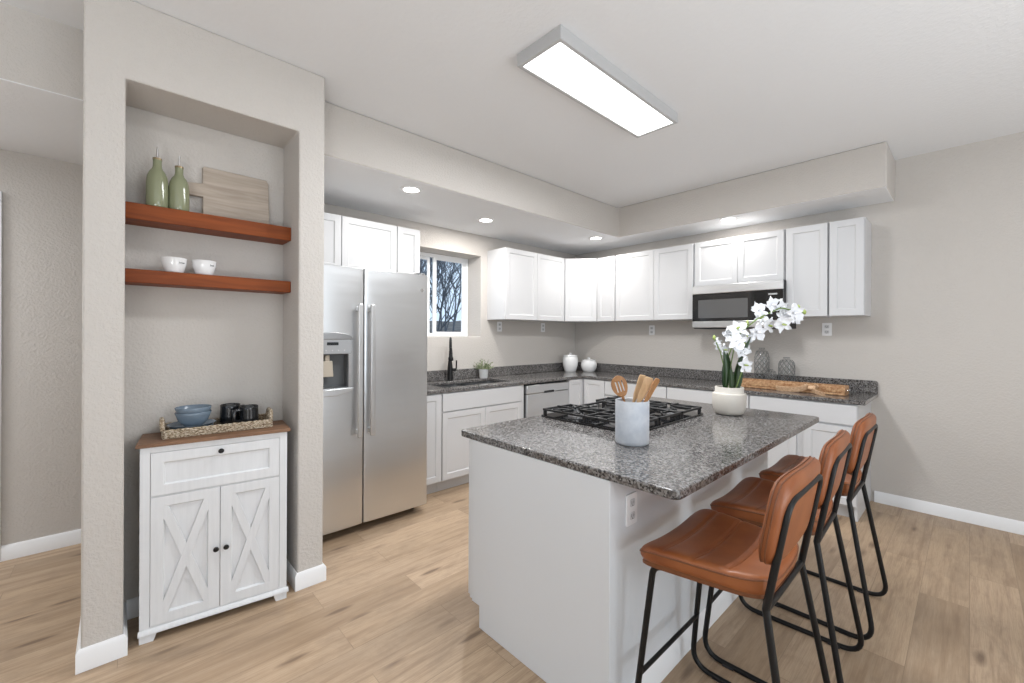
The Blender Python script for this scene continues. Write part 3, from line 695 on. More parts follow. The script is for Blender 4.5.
b = new(); prof = [(-.0003, .0006), (-.014, .0006), (-.014, .085), (-.004, .10), (-.0003, .10)]; prism(b, prof, .0, bx1, 'x'); obj('base_moulding', b, W['trim'], t)
b = new(); prism(b, rrect(IX0 - IX0, IX1 - IX0, IY0 - .855, IY1 - .855, .030, 8), ZU, ZT); obj('granite_top', b, W['granite'], t, .005, 3)
outlet((1.395, .855, .752), 0, 'white outlet on the island side under the overhang')

# gas cooktop
CX0, CX1, CYa, CYb = 1.815, 2.60, 1.095, 1.712
t = thing('gas_cooktop', 'black five-burner gas cooktop set into the island', 'cooktop', ((CX0 + CX1) / 2, (CYa + CYb) / 2, ZT))
hx, hy = (CX1 - CX0) / 2, (CYb - CYa) / 2
b = new(); prism(b, rrect(-hx, hx, -hy, hy, .012, 4), .0004, .012); obj('glass_base', b, W['blackglass'], t, .003)
burn = [(-.26, -.15, .040), (-.26, .15, .032), (0, -.02, .052), (.26, -.15, .032), (.26, .15, .040)]
for x, y, r in burn:
    b = new(); lathe(b, [(0, .0122), (r * 1.5, .0122), (r * 1.45, .017), (r * 1.1, .020), (r * 1.05, .026), (0, .026)], 30, (x, y, 0)); bb = obj('burner', b, W['alum'], t)
    b = new(); lathe(b, [(0, .0262), (r * .85, .0262), (r * .9, .032), (r * .75, .037), (0, .038)], 30, (x, y, 0)); obj('burner_cap', b, W['iron'], bb)
for k in range(3):
    b = new(); x0 = -hx + .006 + k * (2 * hx - .012) / 3 + .003; x1 = -hx + .006 + (k + 1) * (2 * hx - .012) / 3 - .003; y0, y1 = -hy + .010, hy - (.010 if k != 1 else .075)
    r_ = .006
    def bar(xa, ya, xb, yb, za=.038, zb=.050):
        d = Vector((xb - xa, yb - ya)); n = Vector((-d.y, d.x)).normalized() * r_
        prism(b, [(xa + n.x, ya + n.y), (xa - n.x, ya - n.y), (xb - n.x, yb - n.y), (xb + n.x, yb + n.y)], za, zb)
    for xx in (x0 + r_, x1 - r_): bar(xx, y0, xx, y1)
    for yy in (y0 + r_, y1 - r_, (y0 + y1) / 2): bar(x0, yy, x1, yy)
    for fy in (.14, .36, .64, .86): bar(x0, y0 + (y1 - y0) * fy, x0 + (x1 - x0) * .30, y0 + (y1 - y0) * fy); bar(x0 + (x1 - x0) * .70, y0 + (y1 - y0) * fy, x1, y0 + (y1 - y0) * fy)
    for (bx, by, br) in burn:
        if x0 < bx < x1:
            for dx, dy in ((1, 0), (-1, 0), (0, 1), (0, -1)):
                ex = bx + dx * ((x1 - x0) / 2 - .004 if dx else 0); ey = by + (dy * .14 if dy else 0)
                bar(bx + dx * .028, by + dy * .028, ex, max(y0, min(y1, ey)), .040, .056)
            for dx, dy in ((1, 1), (-1, 1), (1, -1), (-1, -1)):
                bar(bx + dx * .03, by + dy * .03, bx + dx * .095, by + dy * .095, .040, .054)
    for xx in (x0 + .01, x1 - .01):
        for yy in (y0 + .01, y1 - .01, (y0 + y1) / 2): box(b, xx - .008, xx + .008, yy - .008, yy + .008, .0122, .040)
    obj('grate', b, W['iron'], t, .0015)
for k in range(5):
    b = new(); lathe(b, [(0, .0122), (.021, .0122), (.019, .034), (.016, .037), (0, .037)], 24, (-.10 + k * .05, hy - .038, 0)); obj('knob', b, W['alum'], t)

# ------------------------------------------------------------------ bar stools
def make_stool(label):
    t = thing('bar_stool', label, 'bar stool', (0, 0, 0), 0, 'brown leather bar stools at the island')
    # seat: saddle-shaped, sides raised, front towards +y
    SZ = .648
    fz = lambda a, b_: .026 * abs(a) ** 2.2 + .010 * max(0, -b_) ** 3 - .014 * max(0, b_) ** 6
    b = new(); ol = cushion(b, .258, .195, .022, .034, 60, .085, fz, (-.090, 0.01, .105), .005, .006, 12, Matrix.Translation((0, .025, SZ)), .28)
    seat = obj('seat', b, W['leather'], t, smooth=60)
    b = new(); tube(b, [p + Vector((p.x, p.y, 0)).normalized() * .0005 for p in ol], .0028, 6, True); obj('piping', b, W['piping'], seat)
    for gy in (-.090, .01, .105):
        bb = gy / .195; hw = .258 * (1 - .28 * (1 - bb) / 2) * .985
        b = new(); tube(b, [(hw * q, .025 + gy * (1 - .085 * abs(q) ** 7), SZ + .0185 * max(.05, 1 - abs(q) ** 12) ** .5 + fz(q, bb) - .001) for q in [k / 14 - 1 for k in range(29)]], .0022, 6); obj('seam', b, W['leather'], seat)
    b = new(); cushion(b, .252, .190, .002, .008, 24, .085, fz, (), 0, 1, 10, Matrix.Translation((0, .025, SZ - .031)), .28); obj('seat_pan', b, W['piping'], t)
    # backrest
    lean = math.radians(9.8)
    Mb = Matrix.Translation((0, -.190, .860)) @ Matrix.Rotation(PI / 2 + lean, 4, 'X') @ Matrix.Rotation(PI, 4, 'Y')
    # local z of the cushion points to the sitter (+y)
    fb = lambda a, b_: .014 * a * a
    b = new(); ol = cushion(b, .214, .142, .024, .021, 36, .15, fb, (), 0, 1, 10, Mb, 0, 4)
    back = obj('backrest', b, W['leather'], t, smooth=60)
    for off in (.006, -.006):
        b = new(); tube(b, [p + (Mb.to_3x3() @ Vector((0, 0, off))) + (p - Mb.translation).normalized() * .0005 for p in ol], .0022, 6, True); obj('piping', b, W['piping'], back)
    R = .0105
    for s in (-1, 1):
        b = new()
        pts = [(s * .175, -.10, .628), (s * .205, .172, .613), (s * .235, .235, R), (s * .240, -.268, R), (s * .186, -.165, .615)]
        pts = fillet(pts, [0, .04, .075, .075, 0], 8)
        tube(b, pts, R, 12); sf = obj('side_frame', b, W['black'], t)
        for yy in (.13, -.16):
            b = new(); box(b, s * .237 - .010, s * .237 + .010, yy - .022, yy + .022, .0002, .011); obj('glide', b, W['gasket'], sf, .002)
    b = new()
    up_ = [(-.186, -.165, .612), (-.183, -.221, .934), (.183, -.221, .934), (.186, -.165, .612)]
    tube(b, fillet(up_, [0, .055, .055, 0], 8), R, 12); obj('back_frame', b, W['black'], t)
    b = new(); tube(b, [(-.186, -.165, .614), (.186, -.165, .614)], R, 12); obj('rear_crossbar', b, W['black'], t)
    q = .232; f = (q - R) / (.612 - R)
    x = .235 + (.205 - .235) * f; y = .235 + (.165 - .235) * f
    b = new(); tube(b, [(-x, y, q), (x, y, q)], .008, 12); obj('footrest', b, W['black'], t)
    return t
st = make_stool('nearest brown leather bar stool, its whole seat in view'); st.location = (1.545, .560, 0)
dup(st, (2.125, .566, 0), math.radians(2), 'middle brown leather bar stool of the three at the island')
dup(st, (2.735, .556, 0), math.radians(0), 'farthest brown leather bar stool, nearest the right wall')

# ------------------------------------------------------------------ display niche: shelves
for nm, z0, z1, lab in (('floating_shelf', 1.922, 1.997, 'upper cherry wood floating shelf holding green bottles and a board'), ('floating_shelf', 1.628, 1.691, 'lower cherry wood floating shelf holding two small white bowls')):
    b = new(); box(b, NX0 + .0004, NX1 - .0004, 2.626, NYB - .0004, z0, z1); tag(obj(nm, b, W['cherry'], None, .003), lab, 'shelf', 'floating shelves in the niche')
def bottle(x, y, z, s, label, sz=1.0):
    t = thing('oil_bottle', label, 'bottle', (x, y, z), 0, 'green oil bottles')
    b = new(); lathe(b, [(0, .0004), (.036, .0004), (.040, .006), (.041, .03), (.0405, .105), (.037, .135), (.029, .155), (.0195, .168), (.0165, .178), (.016, .205), (0, .205)], 32); obj('body', b, W['sage'], t, smooth=50)
    b = new(); lathe(b, [(0, .2052), (.0175, .2052), (.0175, .213), (.008, .216), (0, .216)], 24); obj('collar', b, W['gold'], t)
    b = new(); tube(b, [(0, 0, .2162), (0, 0, .235), (.0015, 0, .262)], [.0062, .005, .004], 10); obj('pour_spout', b, W['chrome'], t)
    t.scale = (s, s, s * sz)
bottle(.134, 2.685, 1.9972, 1.06, 'sage green oil bottle at the left end of the upper shelf', 1.08)
bottle(.218, 2.690, 1.9972, 1.03, 'sage green oil bottle in front of the cutting board handle', 1.04)
# cutting board, leaning on the back of the niche
t = thing('cutting_board', 'pale wooden cutting board with a handle leaning on the upper shelf', 'cutting board', (.48, 2.748, 1.9976))
b = new(); pts = [(-.157, 0), (.155, 0), (.155, .262), (.145, .285), (-.150, .288), (-.157, .28), (-.157, .192), (-.235, .184), (-.243, .174), (-.243, .128), (-.235, .120), (-.157, .120)]
prism(b, pts, -.010, .010, 'y'); b.transform(Matrix.Rotation(math.radians(-6), 4, 'X') @ Matrix.Translation((0, .010, 0))); obj('board', b, W['board'], t, .003)
b = new(); tube(b, [(-.228, .002, .150), (-.246, -.001, .160), (-.249, -.003, .10), (-.246, -.006, .02), (-.240, -.004, .07), (-.232, .0, .14)], .004, 8); obj('hanging_cord', b, W['walnut'], t)
def prep_bowl(x, y, z, label, marks):
    t = thing('small_bowl', label, 'bowl', (x, y, z), 0, 'small white bowls')
    b = new(); lathe(b, [(0, .0004), (.034, .0004), (.037, .004), (.049, .045), (.052, .070), (.0535, .073), (.052, .075), (.049, .072), (.045, .045), (.033, .010), (0, .008)], 36); obj('bowl', b, W['ceramic'], t, smooth=60)
    b = new()
    for k, (a, hgt) in enumerate(marks):
        ang = math.radians(a); 
        for z0, z1, da in ((.046, .046 + hgt, 0), (.049, .0505, .05)):
            r = .0495 + (z0 - .045) * .12 + .0008
            for q in range(1):
                p = Vector((r * math.cos(ang + da), r * math.sin(ang + da), z0)); p2 = Vector(((r + .0008) * math.cos(ang + da), (r + .0008) * math.sin(ang + da), z1))
                tube(b, [p, p2], .0008, 5)
    obj('lettering', b, W['ink'], t)
prep_bowl(.200, 2.69, 1.6912, 'small white lettered bowl, left one on the lower shelf', [(-70 + 6 * k, (.008, .006, .009, .006, .007)[k]) for k in range(5)])
prep_bowl(.322, 2.69, 1.6912, 'small white lettered bowl, right one on the lower shelf', [(-66 + 6 * k, (.009, .006, .006, .008)[k]) for k in range(4)])

# ------------------------------------------------------------------ farmhouse cabinet in the niche
ang = math.atan2(2.451 - 2.52, .661 - .07)
t = thing('accent_cabinet', 'white farmhouse cabinet with X-pattern doors and brown wood top', 'cabinet', (.07, 2.52, 0), ang)
wd, dp_ = .588, .245
b = new(); box(b, 0, wd, .016, dp_, .055, .878); obj('body', b, W['painted'], t, .002)
b = new()   # face frame
plate(b, [0, .036, wd - .034, wd], [.055, .064, .648, .652, .850, .878], lambda i, j: not (i == 1 and j in (1, 3)), 0, .0158, 'y'); obj('face_frame', b, W['painted'], t, .001)
b = new(); shaker(b, .0375, wd - .0355, .6535, .8485, -.002, .0175, .045, .008); dr = obj('drawer', b, W['painted'], t, .0015)
def knob(x, z, par):
    b = new(); lathe(b, [(0, 0), (.005, 0), (.005, .010), (.011, .014), (.012, .020), (.009, .024), (0, .025)], 18); b.transform(Matrix.Translation((x, -.0022, z)) @ Matrix.Rotation(PI / 2, 4, 'X')); obj('knob', b, W['black'], par)
knob(.30, .825, dr)
for s, (x0, x1) in ((0, (.0375, .296)), (1, (.2985, wd - .0355))):
    b = new(); shaker(b, x0, x1, .0655, .6465, -.002, .0175, .045, .011)
    xa, xb, za, zb = x0 + .045, x1 - .045, .1105, .6015
    for p, q in (((xa, za), (xb, zb)), ((xa, zb), (xb, za))):
        d = Vector((q[0] - p[0], q[1] - p[1])); nrm = Vector((-d.y, d.x)).normalized() * .019
        # board clipped to the panel opening
        if q[1] > p[1]: poly = [(xa, za), (xa + .019, za), (xb, zb - .054), (xb, zb), (xb - .019, zb), (xa, za + .054)]
        else: poly = [(xa, zb), (xa, zb - .054), (xb - .019, za), (xb, za), (xb, za + .054), (xa + .019, zb)]
        prism(b, poly, -.0015 if q[1] > p[1] else -.0010, .008, 'y')
    d = obj('door', b, W['painted'], t, .001); knob(.281 if s == 0 else .322, .352, d)
b = new(); prism(b, [(.0, -.0), (-.012, 0), (-.012, .008), (-.004, .020), (0, .022)], -.004, wd + .008, 'x'); b.transform(Matrix.Translation((0, -.0003, .036))); box(b, 0, wd, 0, .03, .036, .0548); obj('base_rail', b, W['painted'], t, .001)
b = new()
for x0, x1, cx in ((.0, .062, 1), (wd - .062, wd, -1)):
    pts = [(x0, .0004), (x1 - (.012 if cx > 0 else 0), .0004), (x1, .0358), (x0, .0358)] if cx > 0 else [(x0 + .012, .0004), (x1, .0004), (x1, .0358), (x0, .0358)]
    prism(b, pts, -.006, .03, 'y'); box(b, x0 + .005, x1 - .005, dp_ - .05, dp_, .0004, .0548)
obj('feet', b, W['painted'], t, .001)
b = new(); box(b, -.014, wd + .014, -.014, dp_ + .012, .8783, .895); obj('wood_top', b, W['walnut'], t, .003)

# woven tray on it
ZTp = .8954
t = thing('woven_tray', 'rectangular woven seagrass tray on the farmhouse cabinet', 'tray', (.384, 2.651, ZTp), math.radians(-4))
hx, hy, hz = .226, .103, .040
b = new(); box(b, -hx, hx, -hy, hy, .0004, .008); obj('bottom', b, W['weave'], t)
b = new()
for q in range(6):
    z = .006 + q * .0066; rr_ = .0042
    path = []
    base = rrect(-hx, hx, -hy, hy, .015, 3)
    N = 150
    # wavy coil following the outline
    per = []; tot = 0
    for i in range(len(base)):
        a = Vector(base[i]); c = Vector(base[(i + 1) % len(base)]); per.append((a, c, tot)); tot += (c - a).length
    for i in range(N):
        s = tot * i / N
        for a, c, o_ in per:
            if o_ <= s <= o_ + (c - a).length + 1e-9:
                p = a + (c - a) * ((s - o_) / max((c - a).length, 1e-9)); break
        nn = Vector((p.x, p.y)).normalized(); w_ = .0026 * math.sin(i * PI / 2 + q * PI)
        path.append((p.x + nn.x * w_, p.y + nn.y * w_, z + .0012 * math.sin(i * 1.7 + q)))
    tube(b, path, rr_, 6, True)
obj('woven_sides', b, W['weave'], t)
for s in (-1, 1):
    b = new(); tube(b, fillet([(s * hx, -.060, .030), (s * (hx + .004), -.045, .078), (s * (hx + .004), .045, .078), (s * hx, .060, .030)], .03, 6), .010, 8); obj('handle', b, W['weave'], t)
# plate, bowls, mugs inside the tray
def put(px_r, y): pass
PX, PY = .276, 2.652
b = new(); lathe(b, [(0, .0), (.064, .0), (.078, .006), (.097, .018), (.1005, .020), (.097, .0205), (.077, .010), (.06, .005), (0, .005)], 44); o = obj('plate', b, W['bluegrey'], smooth=60); o.location = (PX - .006, PY, ZTp + .0295); tag(o, 'topmost blue-grey plate, directly under the stacked bowls', 'plate', 'stacked blue-grey plates')
for z, lab in ((.0190, 'middle blue-grey plate of the stack in the woven tray'), (.0085, 'bottom blue-grey plate of the stack in the woven tray')):
    c = o.copy(); COL.objects.link(c); c.location = (PX - .006, PY, ZTp + z); c['label'] = lab; c.scale = (.90, .90, 1)
def bowl_obj(z, label, k=0.87):
    b = new(); lathe(b, [(0, .0), (.042 * k, .0), (.046 * k, .004), (.070 * k, .026), (.080 * k, .050), (.0865 * k, .068), (.085 * k, .070), (.082 * k, .068), (.076 * k, .050), (.065 * k, .028), (.04 * k, .008), (0, .007)], 44)
    o = obj('bowl', b, W['bluegrey'], smooth=60); o.location = (PX, PY, z); tag(o, label, 'bowl', 'stacked blue-grey bowls')
bowl_obj(ZTp + .0362, 'lower blue-grey bowl of the two stacked on the plate'); bowl_obj(ZTp + .0602, 'upper blue-grey bowl of the two stacked on the plate')
def mug(x, y, rz, label, k=1.0):
    t = thing('mug', label, 'mug', (x, y, ZTp + .0083), rz, 'black mugs')
    b = new(); lathe(b, [(0, 0), (.038, 0), (.042, .004), (.043, .03), (.040, .085), (.041, .098), (.039, .100), (.037, .098), (.036, .085), (.038, .01), (0, .008)], 36); obj('cup', b, W['blackglaze'], t, smooth=60)
    b = new(); tube(b, fillet([(.039, 0, .082), (.070, 0, .084), (.072, 0, .030), (.040, 0, .026)], .025, 6), .0068, 10, flat=1.2); obj('handle', b, W['blackglaze'], t); t.scale = (k, k, k)
mug(.438, 2.688, math.radians(15), 'black mug behind, nearer the bowls, its handle hidden by the other mug', 1.12); mug(.512, 2.622, math.radians(197), 'black mug in front at the right in the woven tray, handle towards the bowls', 1.05)

# ------------------------------------------------------------------ things on the island
CR = (1.683, 1.026)
b = new(); lathe(b, [(0, .0004), (.068, .0004), (.0725, .004), (.0735, .02), (.0735, .188), (.072, .192), (.066, .190), (.065, .02), (0, .014)], 48); o = obj('utensil_crock', b, W['marble'], smooth=50); o.location = (*CR, ZT); tag(o, 'grey-white marble crock of wooden utensils on the island', 'crock')
RW = YAW - PI / 2       # local x along the picture's horizontal
def utensil(name, label, x0, x1, zt_, yoff, mk, m):
    """stick from the bottom of the crock (x0, yoff0) to its mouth and beyond"""
    t = thing(name, label, 'utensil', (*CR, ZT), RW, 'wooden utensils in the crock')
    mk(t, x0, x1, zt_, yoff, m); return t
def m_slot(t, x0, x1, z, y, m):
    d = Vector((x1 - x0, y[1] - y[0], z - .016)); L = d.length
    b = new(); hw, hh = .036, .050; n = 28; cz = L - hh
    ol = []
    for k in range(n):
        a = 2 * PI * k / n; zz = hh * math.sin(a); ww = hw * math.cos(a) * (1 - .18 * math.sin(a) * -1 if False else 1 + .10 * math.sin(a)); ol.append((ww, cz + zz))
    # slotted head: outline ring plus bars between slots, built as a plate grid clipped to an oval
    xs = [-.036, -.030, -.0185, -.0135, -.0035, .0035, .0135, .0185, .030, .036]
    xs = [-.036, -.0175, -.0115, -.003, .003, .0115, .0175, .036]
    zs = [-hh + hh * 2 * k / 16 for k in range(17)]
    g = {}
    def V(i, j, s):
        if (i, j, s) not in g:
            zz = zs[j]; half = hw * math.sqrt(max(0.02, 1 - (zz / hh) ** 2)) * (1 + .10 * zz / hh)
            x = xs[i] * (half / hw if abs(xs[i]) > .02 else min(1, half / .022)); yy = (.0028 if s else -.0028) + .006 * ((x / hw) ** 2) - .004
            g[(i, j, s)] = b.verts.new((x, yy, cz + zz))
        return g[(i, j, s)]
    K = lambda i, j: 0 <= i < 7 and 0 <= j < 16 and not (i in (1, 3, 5) and 4 <= j <= 11)
    for i in range(7):
        for j in range(16):
            if not K(i, j): continue
            b.faces.new((V(i, j, 0), V(i + 1, j, 0), V(i + 1, j + 1, 0), V(i, j + 1, 0))); b.faces.new((V(i, j, 1), V(i + 1, j, 1), V(i + 1, j + 1, 1), V(i, j + 1, 1)))
            for di, dj, a, c in ((-1, 0, (0, 0), (0, 1)), (1, 0, (1, 0), (1, 1)), (0, -1, (0, 0), (1, 0)), (0, 1, (0, 1), (1, 1))):
                if not K(i + di, j + dj): b.faces.new((V(i + a[0], j + a[1], 0), V(i + c[0], j + c[1], 0), V(i + c[0], j + c[1], 1), V(i + a[0], j + a[1], 1)))
    R3 = d.to_track_quat('Z', 'Y').to_matrix().to_4x4()
    def place(bm_): bm_.transform(Matrix.Translation((x0, y[0], .016)) @ Matrix.Rotation(math.asin((x1 - x0) / L), 4, 'Y') @ Matrix.Rotation(-math.asin((y[1] - y[0]) / L), 4, 'X'))
    place(b); obj('slotted_head', b, m, t, smooth=40)
    b = new(); tube(b, [(0, 0, 0), (0, 0, cz - hh * .6), (0, -.001, cz - hh * .95)], [.006, .0065, .010], 10, flat=.6); tube(b, [(0, 0, cz - hh * 1.25), (0, -.001, cz - hh * .8)], [.008, .016], 10, flat=.3); place(b); obj('handle', b, m, t)
def m_spat(wt, wb, th, notch=False):
    def f(t, x0, x1, z, y, m):
        d = Vector((x1 - x0, y[1] - y[0], z - .016)); L = d.length
        def place(bm_): bm_.transform(Matrix.Translation((x0, y[0], .016)) @ Matrix.Rotation(math.asin((x1 - x0) / L), 4, 'Y') @ Matrix.Rotation(-math.asin((y[1] - y[0]) / L), 4, 'X'))
        pts = [(-.0065, 0), (.0065, 0), (.0065, L - .13), (wb / 2, L - .095), (wt / 2, L - .012), (wt / 2 - .008, L), (-wt / 2 + .004, L - .004), (-wt / 2, L - .014), (-wb / 2, L - .095), (-.0065, L - .13)]
        b = new(); prism(b, pts, -th / 2, th / 2, 'y'); b.transform(Matrix.Rotation(math.radians(35 if not notch else -30), 4, 'Z')); place(b); obj('blade_and_handle', b, m, t, .002)
    return f
utensil('slotted_spoon', 'wooden slotted spoon leaning left in the marble crock', .030, -.060, .294, (.050, .046), m_slot, W['acacia'])
utensil('wooden_spatula', 'pale wooden spatula in the middle of the crock, leaning right', -.042, .058, .302, (.028, .030), m_spat(.046, .036, .006), W['beech'])
utensil('wooden_turner', 'light wooden turner between the pale spatula and the warm brown paddle', -.05, .080, .294, (-.001, -.001), m_spat(.040, .030, .006, True), W['beech'])
utensil('wooden_paddle', 'warm brown wooden paddle leaning farthest right in the crock', -.045, .104, .292, (-.034, -.034), m_spat(.034, .028, .007), W['acacia'])

# orchid
OX, OY = 2.747, 1.005
t = thing('orchid_plant', 'white orchid in a cream stoneware pot on the island', 'potted plant', (OX, OY, ZT), RW)
b = new(); lathe(b, [(0, .0004), (.060, .0004), (.080, .010), (.090, .034), (.0945, .07), (.0945, .122), (.092, .129), (.082, .131), (.080, .133), (.080, .164), (.078, .168), (.072, .168), (.070, .152), (0, .150)], 48); obj('pot', b, W['stoneware'], t, smooth=50)
b = new(); lathe(b, [(0, .1535), (.05, .1535), (.0695, .1525)], 24); obj('moss', b, W['soil'], t)
def P(px, py, d=0.0): return Vector(((px - 729) / 163.0, d, (413.5 - py) / 163.0))
def flower(c, face, size, rot, lily=False):
    b = new(); npet = 5
    for k in range(npet):
        a = 2 * PI * k / npet + rot; wide = (k in (1, 4)) ; Ln = size * (0.5 if not wide else .52); wd_ = size * (.15 if not wide else .235)
        n = 6; rows = []
        for i in range(n + 1):
            u = i / n; half = wd_ * (math.sin(PI * min(1, .10 + u * .86)) ** .75); row = []
            for j in range(5):
                v = -1 + j / 2; row.append(Vector((Ln * u + .004, half * v, .25 * Ln * u * u - .06 * Ln + .24 * half * v * v + .006 * math.sin(7 * u + 2 * k + 2 * v))))
            rows.append(row)
        Rz = Matrix.Rotation(a, 4, 'Z'); vv = [[b.verts.new(Rz @ p) for p in r] for r in rows]
        for i in range(n):
            for j in range(4): b.faces.new((vv[i][j], vv[i + 1][j], vv[i + 1][j + 1], vv[i][j + 1]))
    gext = bmesh.ops.extrude_face_region(b, geom=b.faces[:]); bmesh.ops.translate(b, verts=[v for v in gext['geom'] if isinstance(v, bmesh.types.BMVert)], vec=(0, 0, -.0012))
    Q = Matrix.Translation(c) @ Vector(face).normalized().to_track_quat('Z', 'Y').to_matrix().to_4x4(); b.transform(Q)
    f = obj('flower', b, W['petal'], t, smooth=60)
    b = new(); lathe(b, [(0, 0), (size * .06, .004), (size * .075, .012), (size * .05, .020), (0, .024)], 10); tube(b, [(0, 0, .006), (size * .05, 0, .02), (size * .13, 0, .022)], [size * .05, size * .06, size * .02], 8); b.transform(Q); obj('lip', b, W['bud'] if lily else W['petal'], f)
rf = random.Random(5)
fl = [(756, 307, -.02, .11), (771, 302, .0, .115), (783, 304, .02, .105), (792, 310, -.02, .12), (797, 315, .03, .085), (748, 334, .03, .09), (729, 331, .02, .10), (738, 349, -.03, .10), (725, 347, .02, .075), (786, 314, .03, .09), (763, 315, .03, .09), (778, 321, -.04, .115), (768, 322, .0, .11),
      (754, 329, -.03, .115), (737, 326, .0, .115), (731, 338, -.05, .125), (744, 340, .01, .12), (749, 347, .05, .075), (737, 361, -.085, .095), (735, 333, .05, .11), (716, 341, -.01, .075)]
for px, py, d, s in fl:
    s *= .92; py += 2.5
    flower(P(px, py, d), (rf.uniform(-.5, .5), -1 + rf.uniform(-.1, .4), rf.uniform(-.25, .45)), s, rf.uniform(0, 2), rf.random() < .4)
def stem_(pts, r, m=None, nm='stem'):
    b = new(); tube(b, fillet(pts, .06, 6), r, 8); obj(nm, b, m or W['stem'], t)
stem_([P(727, 388), P(728, 360, .02), P(738, 335, .02), P(757, 318, .0), P(780, 307, .0), P(803, 312, 0)], .0042)
stem_([P(731, 388, .02), P(733, 365, .03), P(736, 345, .02), P(742, 330, .01), P(748, 323, .01)], .0038)
stem_([P(723, 388, -.02), P(721, 365, -.03), P(718, 350, -.02), P(713, 338, -.01)], .0035)
stem_([P(733, 388, -.03), P(735, 374, -.06), P(737, 362, -.08)], .0035)
for px, py, d in ((804, 312, 0), (748, 323, .01), (713, 338, -.01), (799, 307, .01)):
    b = new(); lathe(b, [(0, -.012), (.007, -.006), (.010, .004), (.006, .016), (0, .022)], 10, P(px, py, d)); obj('bud', b, W['bud'], t)
def leaf(p0, p1, bend, w_, roll):
    b = new(); n = 10; rows = []; d = p1 - p0; side = Vector((math.cos(roll), math.sin(roll), 0))
    for i in range(n + 1):
        u = i / n; c = p0 + d * u + bend * math.sin(PI * u); half = w_ * (math.sin(PI * (0.12 + .88 * u)) ** .6 if u < 1 else .02)
        nn = side.cross(d).normalized(); rows.append([b.verts.new(c + side * half * v + nn * (abs(v) * half * .35)) for v in (-1, -.5, 0, .5, 1)])
    for i in range(n):
        for j in range(4): b.faces.new((rows[i][j], rows[i + 1][j], rows[i + 1][j + 1], rows[i][j + 1]))
    ge = bmesh.ops.extrude_face_region(b, geom=b.faces[:]); bmesh.ops.translate(b, verts=[v for v in ge['geom'] if isinstance(v, bmesh.types.BMVert)], vec=(0.0008, .0012, 0))
    obj('leaf', b, W['leaf'], t, smooth=60)
leaf(P(722, 389, -.03), P(720, 349, -.04), Vector((0, -.01, 0)), .019, .3); leaf(P(726, 389, .01), P(727, 352, 0), Vector((.0, .01, 0)), .022, -.3); leaf(P(731, 389, -.02), P(749, 335, -.02), Vector((-.02, 0, 0)), .019, .2); leaf(P(735, 389, -.02), P(737, 362, -.03), Vector((.005, 0, 0)), .019, -.2); leaf(P(728, 389, -.04), P(726, 366, -.05), Vector((.0, 0, 0)), .016, .1); leaf(P(733, 389, .03), P(731, 356, .03), Vector((0, 0, 0)), .017, .5)

# ------------------------------------------------------------------ things on the wall worktop
def canister(name, x, y, prof, lid, label):
    t = thing(name, label, 'canister', (x, y, ZT), 0, 'white lidded canisters')
    b = new(); lathe(b, prof, 40); obj('jar', b, W['ceramic'], t, smooth=50)
    b = new(); lathe(b, lid, 40); obj('lid', b, W['ceramic'], t, smooth=50)
canister('canister', 4.352, 3.572, [(0, .0004), (.068, .0004), (.074, .006), (.096, .08), (.102, .14), (.098, .185), (.086, .200), (0, .200)], [(0, .2003), (.088, .2003), (.092, .206), (.088, .216), (.050, .222), (.018, .224), (.016, .232), (.020, .240), (.014, .246), (0, .247)], 'tall white ceramic canister in the counter corner')
canister('canister', 4.530, 3.405, [(0, .0004), (.068, .0004), (.076, .006), (.098, .05), (.104, .085), (.098, .125), (.084, .143), (0, .143)], [(0, .1433), (.086, .1433), (.090, .149), (.086, .158), (.050, .163), (.018, .165), (.016, .172), (.020, .180), (.014, .186), (0, .187)], 'short round white ceramic canister right of the tall one')
t = thing('potted_herb', 'small green plant in a white pot behind the sink', 'potted plant', (2.957, 3.655, ZT))
b = new(); lathe(b, [(0, .0004), (.043, .0004), (.046, .004), (.053, .098), (.054, .100), (.050, .100), (.048, .088), (0, .086)], 32); obj('pot', b, W['ceramic'], t, smooth=50)
b = new(); rp = random.Random(3)
for k in range(70):
    a = rp.uniform(0, 2 * PI); e = rp.uniform(.15, 1.45); L_ = rp.uniform(.05, .125); c = Vector((.02 * math.cos(a), .02 * math.sin(a), .088)); d = Vector((math.cos(a) * math.cos(e), math.sin(a) * math.cos(e), math.sin(e)))
    tube(b, [c, c + d * L_ * .6, c + d * L_ + Vector((0, 0, .006))], [.0015, .0015, .001], 4)
    for q in range(5):
        cc = c + d * L_ * (.4 + .15 * q); off = Vector((rp.uniform(-1, 1), rp.uniform(-1, 1), rp.uniform(-.3, 1))).normalized() * .017
        s_ = Vector((rp.uniform(-1, 1), rp.uniform(-1, 1), rp.uniform(-1, 1))).normalized() * .008
        v = [b.verts.new(p) for p in (cc, cc + off * .5 + s_, cc + off, cc + off * .5 - s_)]; b.faces.new(v)
obj('foliage', b, W['herb'], t, smooth=0)
# long wooden tray
t = thing('wooden_tray', 'long mottled brown wooden tray on the right worktop', 'tray', (4.345, 1.085, ZT), RZR)
b = new(); hx, hy = .405, .085
plate(b, [-hx, -hx + .018, hx - .018, hx], [-hy, -hy + .018, hy - .018, hy], lambda i, j: True, .0004, .020)
plate(b, [-hx, -hx + .018, hx - .018, hx], [-hy, -hy + .018, hy - .018, hy], lambda i, j: not (i == 1 and j == 1), .0202, .074)
obj('tray_body', b, W['burl'], t, .006)
b = new(); tube(b, fillet([(hx - .002, -.035, .040), (hx + .020, -.035, .046), (hx + .020, .035, .046), (hx - .002, .035, .040)], .012, 5), .005, 8); obj('handle', b, W['chrome'], t)
